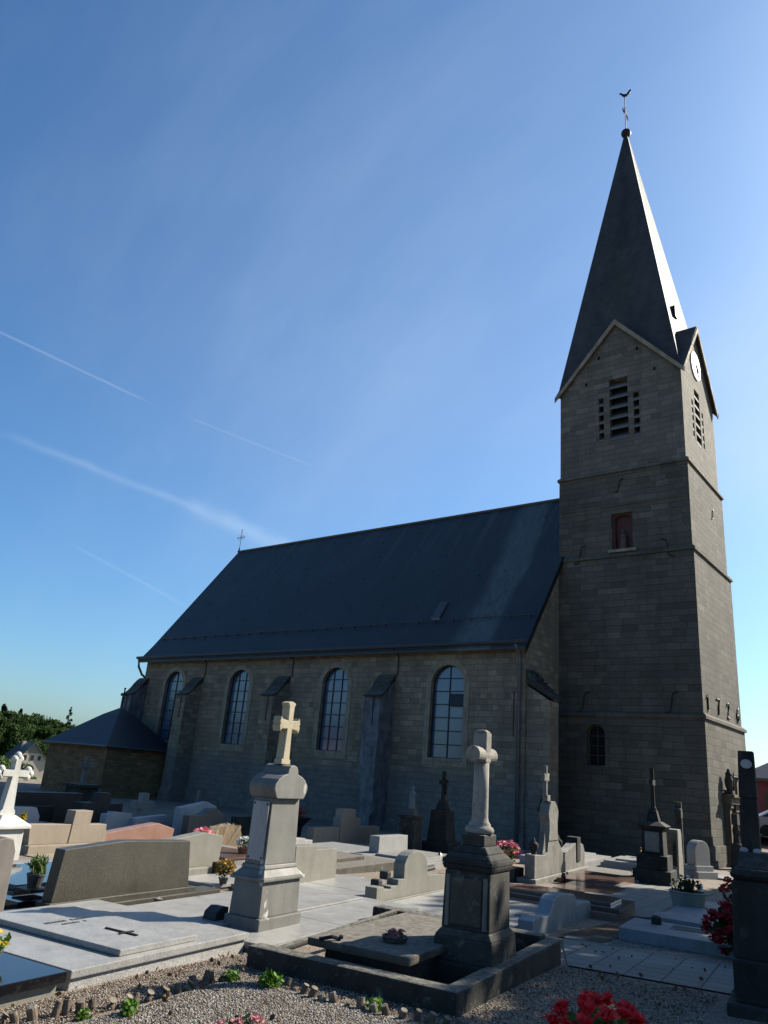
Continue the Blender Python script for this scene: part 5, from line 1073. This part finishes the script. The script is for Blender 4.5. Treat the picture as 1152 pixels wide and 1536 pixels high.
for a, b in RR: stake(a, b, '', 'short mossy wooden edging stake in the row along the dark stone kerb', 'wooden edging stakes along the dark kerb', rs.uniform(.045, .08), .03)
def pebbles(name, quad, n, size, cols):
    base = [(-1, .618, 0), (1, .618, 0), (-1, -.618, 0), (1, -.618, 0), (0, -1, .618), (0, 1, .618), (0, -1, -.618), (0, 1, -.618), (.618, 0, -1), (.618, 0, 1), (-.618, 0, -1), (-.618, 0, 1)]
    fs = [(0, 11, 5), (0, 5, 1), (0, 1, 7), (0, 7, 10), (0, 10, 11), (1, 5, 9), (5, 11, 4), (11, 10, 2), (10, 7, 6), (7, 1, 8), (3, 9, 4), (3, 4, 2), (3, 2, 6), (3, 6, 8), (3, 8, 9), (4, 9, 5), (2, 4, 11), (6, 2, 10), (8, 6, 7), (9, 8, 1)]
    base = np.array(base) / 1.18; V, Fc, mi = [], [], []
    for i in range(n):
        s, t = rng.random(2); a = [(quad[0][k] * (1 - s) + quad[1][k] * s) * (1 - t) + (quad[3][k] * (1 - s) + quad[2][k] * s) * t for k in (0, 1)]
        x, y = G(*a); sc = size * rng.uniform(.5, 1.35) * np.array([1, rng.uniform(.65, 1), rng.uniform(.45, .75)]); an = rng.uniform(0, 6.28); ca, sa = math.cos(an), math.sin(an)
        p = base * (1 + rng.uniform(-.18, .18, (12, 1))) * sc; q = np.stack([p[:, 0] * ca - p[:, 1] * sa + x, p[:, 0] * sa + p[:, 1] * ca + y, p[:, 2] + ground(x, y) + .012 + sc[2] * .35], 1); k0 = len(V)
        V.extend(q.tolist()); Fc.extend([(f[0] + k0, f[1] + k0, f[2] + k0) for f in fs]); mi.extend([int(rng.integers(len(cols)))] * 20)
    o = mesh_np(name, V, Fc, cols); o.data.polygons.foreach_set('material_index', mi); o.data.polygons.foreach_set('use_smooth', [True] * len(mi)); return tag(o, kind='stuff')
PC = [flat('pebble_pale', (.45, .405, .35), .85, .2), flat('pebble_tan', (.33, .265, .20), .85, .2), flat('pebble_grey', (.23, .21, .19), .85, .2), flat('pebble_white', (.60, .57, .52), .85, .2), flat('pebble_dark', (.12, .105, .095), .85, .2), flat('pebble_ochre', (.30, .22, .15), .85, .2)]
BC = [flat('grit_brown', (.34, .255, .19), .9, .2), flat('grit_tan', (.46, .37, .29), .9, .2), flat('grit_dark', (.16, .12, .095), .9, .2), flat('grit_pale', (.58, .52, .44), .9, .2)]
pebbles('pale_pebbles', [(-4.18, 3.7), (-2.3, 4.6), (-2.2, 5.6), (-4.18, 5.58)], 23000, .0074, PC)
pebbles('brown_grit', [(-4.75, 3.5), (-4.28, 3.5), (-4.26, 6.0), (-4.75, 6.5)], 9000, .0062, BC)
pebbles('brown_grit', [(-4.4, 5.6), (-2.3, 5.72), (-2.3, 5.96), (-4.4, 6.0)], 4000, .0062, BC)
pebbles('brown_grit', [(-2.4, 5.7), (-.9, 5.7), (-.9, 8.6), (-2.4, 8.6)], 6000, .009, BC)
for i, (a, b, r_, lab) in enumerate(((-4.26, 4.12, .05, 'tiny bright green weed among the lower left edging stakes'), (-4.10, 4.36, .075, 'bright green weed in front of the tilted left edging stakes'), (-4.16, 5.50, .075, 'upright green weed where the two rows of edging stakes meet'),
                                     (-3.86, 5.60, .10, 'spreading dark green weed at the left end of the mossy stake row'), (-2.95, 5.66, .075, 'small round-leaved weed between the mossy stakes by the dark kerb'))):
    g = grave('weed', lab, 'weed', a, b); n = 110 if r_ < .09 else 180
    cards('leaves', blob_pts(n, (0, 0, r_ * .6), (r_, r_, r_ * .75), .2), r_ * .55, M['leaf_bright'], g, .6, .6)
g = grave('pink_bedding', 'low row of pink flowers cut by the bottom edge of the photo', 'flowers', -3.24, 4.44)
blooms('blooms', np.concatenate([blob_pts(22, (-.22, .08, .045), (.045, .045, .02), .3), blob_pts(16, (-.20, .24, .04), (.035, .035, .02), .3), blob_pts(22, (-.13, .35, .045), (.05, .045, .02), .3)]), .022, leafm('soft_pink_petals', (.50, .16, .18), (.66, .30, .30), 30), g)
cards('foliage', blob_pts(120, (-.18, .22, .02), (.16, .24, .03), .2), .05, M['leaf_dark'], g)
g = grave('red_flowers', 'bushy pot of vivid red flowers at the bottom edge, right of centre', 'potted plant', -1.08, 4.77)
pot(g, .17, .26, M['pot_stone'], 0, .8)
cards('foliage', blob_pts(620, (0, 0, .39), (.23, .23, .16), .2), .075, M['leaf_bush'], g, .5, .5)
hd = np.concatenate([blob_pts(11, c, (.042, .042, .03), .2) for c in blob_pts(60, (-.03, -.02, .42), (.27, .27, .17), .92) if c[2] > .29])
blooms('blooms', hd, .027, M['red'], g)

lf = []
for k in range(170):
    a, b = (rs.uniform(-4.75, -4.2), rs.uniform(3.6, 6.4)) if k < 60 else (rs.uniform(-4.4, -.9), rs.uniform(5.7, 10.2)) if k < 130 else (rs.uniform(-4.2, -2.0), rs.uniform(3.9, 5.6))
    x, y = G(a, b)
    if -4.45 < a < -2.4 and 5.95 < b < 8.8: continue
    lf.append((x, y, ground(x, y) + .035))
tag(cards('fallen_leaves', lf, .045, flat('dry_leaf', (.22, .12, .05), .8, .2, var=.5, scale=9), None, 0, .7), kind='stuff')

# ------------------------------------------------------------ trees and buildings beyond the graveyard
def away(u, D):                                   # compass bearing of a far feature -> ground point at distance D
    d = sky_dir(u, 768 + .0846 * (u - 576) + 393); v = Vector((d.x, d.y)).normalized() * D; return v.x, v.y
def g3(p): return (p[0], p[1], ground(*p))
spec = [(-75, 235, 16.1, 0), (-48, 240, 17.1, 1), (-22, 236, 15.8, 0), (-6, 248, 17.9, 1), (8, 238, 15.8, 0), (20, 252, 17.2, 1), (32, 240, 15.6, 0), (48, 246, 15.6, 0), (62, 240, 15.0, 0), (80, 262, 14.9, 0), (104, 262, 14.2, 0), (126, 258, 13.4, 0), (0, 212, 12.6, 0), (28, 214, 11.6, 0), (62, 216, 11.6, 0), (92, 222, 12.1, 0), (-30, 210, 12.6, 0)]
fl = ['tall dense dark green tree in the far wood, left edge', 'dark pointed conifer in the far wood']
ords = 'first second third fourth fifth sixth seventh eighth ninth tenth eleventh twelfth'.split(); nd = nc = 0
for i, (u, D, H, con) in enumerate(spec):
    p = away(u, D); lower = D < 230
    if con: nc += 1; lab = '%s dark conifer from the left in the wood beyond the house' % ords[nc - 1]
    elif lower: lab = ('smaller rounded tree at the wood edge, %s' % {0: 'left of the white cross', 28: 'just left of the far house roof', 62: 'right behind the far house', 92: 'beside the sacristy roof corner', -30: 'outside the left photo edge'}[u])
    else: nd += 1; lab = '%s broad tall tree from the left in the wood beyond the house' % ords[nd - 1]
    tree('pine_tree' if con else 'forest_tree', lab, 'tree', g3(p), H, 4.2 if con else (5.6 if not lower else 5.0), 70 if con else 64, 6500 if con else 8500, .6 if con else .7, M['leaf_con'] if con else M['leaf_far'], .35, bool(con), 'trees of the far wood', 20 + i, .12)
p = away(94, 232); tree('spruce_tree', 'thin ragged spruce with bare upper branches above the wood edge', 'tree', g3(p), 18.2, 2.4, 26, 500, .6, M['leaf_con'], .28, True, 'trees of the far wood', 77, .3)
p = away(48, 88); tree('round_bush', 'rounded green bush in front of the far pink house', 'bush', (p[0], p[1], ground(*p) - 1.3), 3.0, 1.5, 16, 1500, .22, M['leaf'], .08, False, None, 60, .06)
p = away(6, 92); tree('round_bush', 'olive green bush at the left edge below the wood', 'bush', (p[0], p[1], ground(*p) - .5), 2.3, 1.9, 16, 1400, .22, M['leaf_bush'], .08, False, None, 61, .06)
# far house
px, py = away(53, 190); gz = ground(px, py) - 1
hse = thing('far_house', 'distant pale pink house with dark slate roof below the wood', 'house', (px, py, gz), R(-12))
zb = -gz
b = MB(); b.box(-11, 0, -3.6, 3.6, 0, zb - 2.1); b.prism([(-3.6, zb - 2.1), (3.6, zb - 2.1), (1.9, zb - .2), (-1.9, zb - .2)], 'x', -11, 0); b.build('wall', M['cream'], hse)
b = MB(); b.prism([(-2.05, zb - .25), (2.05, zb - .25), (0, zb + 1.75)], 'x', -10.9, .04); b.build('gable_shingle', M['grey_shingle'], hse)
b = MB()
for s_ in (-1, 1): b.prism([(s_ * 4.1, zb - 2.55), (0, zb + 2.05), (0, zb + 1.8), (s_ * 4.1, zb - 2.8)], 'x', -11.4, .4)
rf = b.build('roof', M['blueslate_far'], hse); MB().box(-6.2, -5.3, -1.1, -.4, zb + .3, zb + 2.2).build('chimney', M['cream'], rf)
for y in (-1.5, 0, 1.5):
    wn2 = MB().box(.02, .09, y - .3, y + .3, zb - 1.7, zb - .75).build('window', M['black'], hse)
# far pink building, right
pb = thing('pink_building', 'pink rendered building with grey hipped roof behind the dark monument', 'building', (-8, 64, 0))
b = MB().box(-6.3, 12, -3.4, 6, -.8, 3.55); b.build('wall', M['pinkwall'], pb)
b = MB().hull8([(-6.7, -3.8, 3.5), (12.4, -3.8, 3.5), (12.4, 6.4, 3.5), (-6.7, 6.4, 3.5)], [(-2.4, 1.2, 6.3), (8, 1.2, 6.3), (8, 1.4, 6.3), (-2.4, 1.4, 6.3)]); rf = b.build('roof', M['blueslate_far'], pb); MB().lathe([(.12, 6.25), (.05, 6.6), (.03, 7.0)], -2.4, 1.3, 8).build('roof_finial', M['zinc'], rf)
b = MB().box(-6.75, 12.4, -3.9, -3.78, 3.3, 3.5); b.build('gutter', M['zinc'], pb)
for x in (-4.5, -1.8, .9): fr = MB().box(x - .5, x + .5, -3.45, -3.39, 1.1, 2.5).build('window', M['darkglass'], pb)
# road and parked car
rd = mesh_np('road', [(-30, 51, .03), (30, 47, .03), (30, 54, .03), (-30, 58, .03)], [(0, 1, 2, 3)], M['asphalt']); tag(rd, kind='structure')
def car(name, label, loc, rz, m):
    c = thing(name, label, 'car', loc, rz); prof_ = [(-2.1, .35), (-2.15, .75), (-1.95, .95), (-1.2, 1.02), (-.6, 1.42), (.9, 1.45), (1.7, 1.02), (2.05, .9), (2.1, .4)]
    MB().prism(prof_, 'y', -.82, .82).build('body', m, c, bevel=.07)
    MB().prism([(-1.05, 1.04), (-.55, 1.38), (.85, 1.40), (1.5, 1.05)], 'y', -.835, .835).build('window', M['darkglass'], c)
    for x in (-1.35, 1.3):
        for y in (-.8, .8): w_ = MB().prism([(x + .31 * math.cos(a), .31 + .31 * math.sin(a)) for a in np.linspace(0, 2 * math.pi, 16, False)], 'y', y - .09, y + .09).build('wheel', M['rubber'], c)
    for y in (-.6, .6): MB().box(-2.17, -2.1, y - .15, y + .15, .62, .76).build('headlight', M['clock'], c)
car('parked_car', 'pale silver car parked before the pink building, half hidden by the wall', (-10.1, 52.5, .03), R(200), M['carwhite'])
car('parked_car', 'second silver car at the far right edge beside the pink building', (-7.3, 53, .03), R(185), M['carwhite'])
g = thing('graveyard_wall', 'dark old stone wall closing the graveyard at the right', 'wall', (-7.6, 37.5, -.9)); MB().box(0, 14, -.25, .25, -.3, 2.15).build('wall', M['oldstone_dark'], g); MB().box(-.05, 14, -.3, .3, 2.151, 2.25).build('coping', M['oldstone_dark'], g)
g = thing('green_bush', 'sunlit green bush behind the dark monument at the right edge', 'bush', (-4.9, 26.2, -.75)); cards('foliage', np.concatenate([blob_pts(120, (rs.uniform(-.5, .7), rs.uniform(-.5, .5), rs.uniform(.4, 1.55)), (.35, .35, .3), .3) for _ in range(12)]), .10, M['leaf_bush'], g, .2, .6); MB().tube([(0, 0, -.2), (.05, 0, .9)], .04, 6).build('stem', M['bark'], g)
g = thing('portal_marker', 'narrow weathered stone post with a small figure beside the church portal', 'stone post', (-8.9, 35.9, -.9)); MB().frus((-.24, .24, -.26, .26), -.2, (-.2, .2, -.22, .22), 1.0).build('post', M['oldstone'], g, bevel=.02)
b = MB().lathe([(.15, 1.001), (.13, 1.3), (.16, 1.5), (.1, 1.7), (.05, 1.75)], 0, 0, 10); b.prism([(-.2, 1.72), (.2, 1.72), (.16, 2.15), (-.16, 2.15)], 'x', -.12, .12); b.build('figure', M['oldstone'], g)
# the trees whose shade lies over the right-hand graves, standing outside the frame
tree('shade_tree', 'leafy tree right of the frame, nearest the camera', 'tree', (4.7, 18.3, -.5), 11.5, 4.4, 50, 9800, .42, M['leaf'], .24, False, 'trees right of the graveyard path', 91, .30)
tree('shade_tree', 'leafy tree right of the frame, second along the path', 'tree', (2.8, 23.6, -.6), 11.5, 4.4, 50, 9800, .42, M['leaf'], .26, False, 'trees right of the graveyard path', 92, .30)
tree('shade_tree', 'leafy tree right of the frame, closest to the tower', 'tree', (.2, 28.5, -.7), 11.0, 3.9, 46, 10500, .40, M['leaf'], .22, False, 'trees right of the graveyard path', 93, .34)
# what stands behind the photographer and shows in the church windows: a white gabled house and trees
wh = thing('gabled_house', 'white gabled house behind the photographer, mirrored in the third church window', 'house', (-62, -9, -1.5), R(40))
b = MB(); b.box(-5, 5, -6, 6, -1, 4.6); b.prism([(-5, 4.6), (5, 4.6), (0, 8.6)], 'y', -6, 6); b.build('wall', M['cream'], wh)
b = MB()
for s_ in (-1, 1): b.prism([(s_ * 5.5, 4.1), (0, 8.9), (0, 8.65), (s_ * 5.5, 3.85)], 'y', -6.4, 6.4)
b.build('roof', M['blueslate_far'], wh)
for x in (-2.4, 2.4): MB().box(x - .5, x + .5, 6.01, 6.05, 1.0, 2.6).build('window', M['darkglass'], wh)
for i, (x, y, H, lab) in enumerate(((-78, -2, 10, 'beside the white gabled house, farther from the church road'), (-72, 12, 9, 'nearest the sacristy side'), (-47, -22, 11, 'right of the white gabled house'), (-33, -27, 12, 'between the white house and the camera side'))):
    tree('hedgerow_tree', 'broad green tree behind the photographer, ' + lab, 'tree', (x, y, ground(x, y) if x < -20 else 0), H, 4.8, 34, 2300, .8, M['leaf'], .3, False, 'trees behind the photographer', 120 + i, .14)
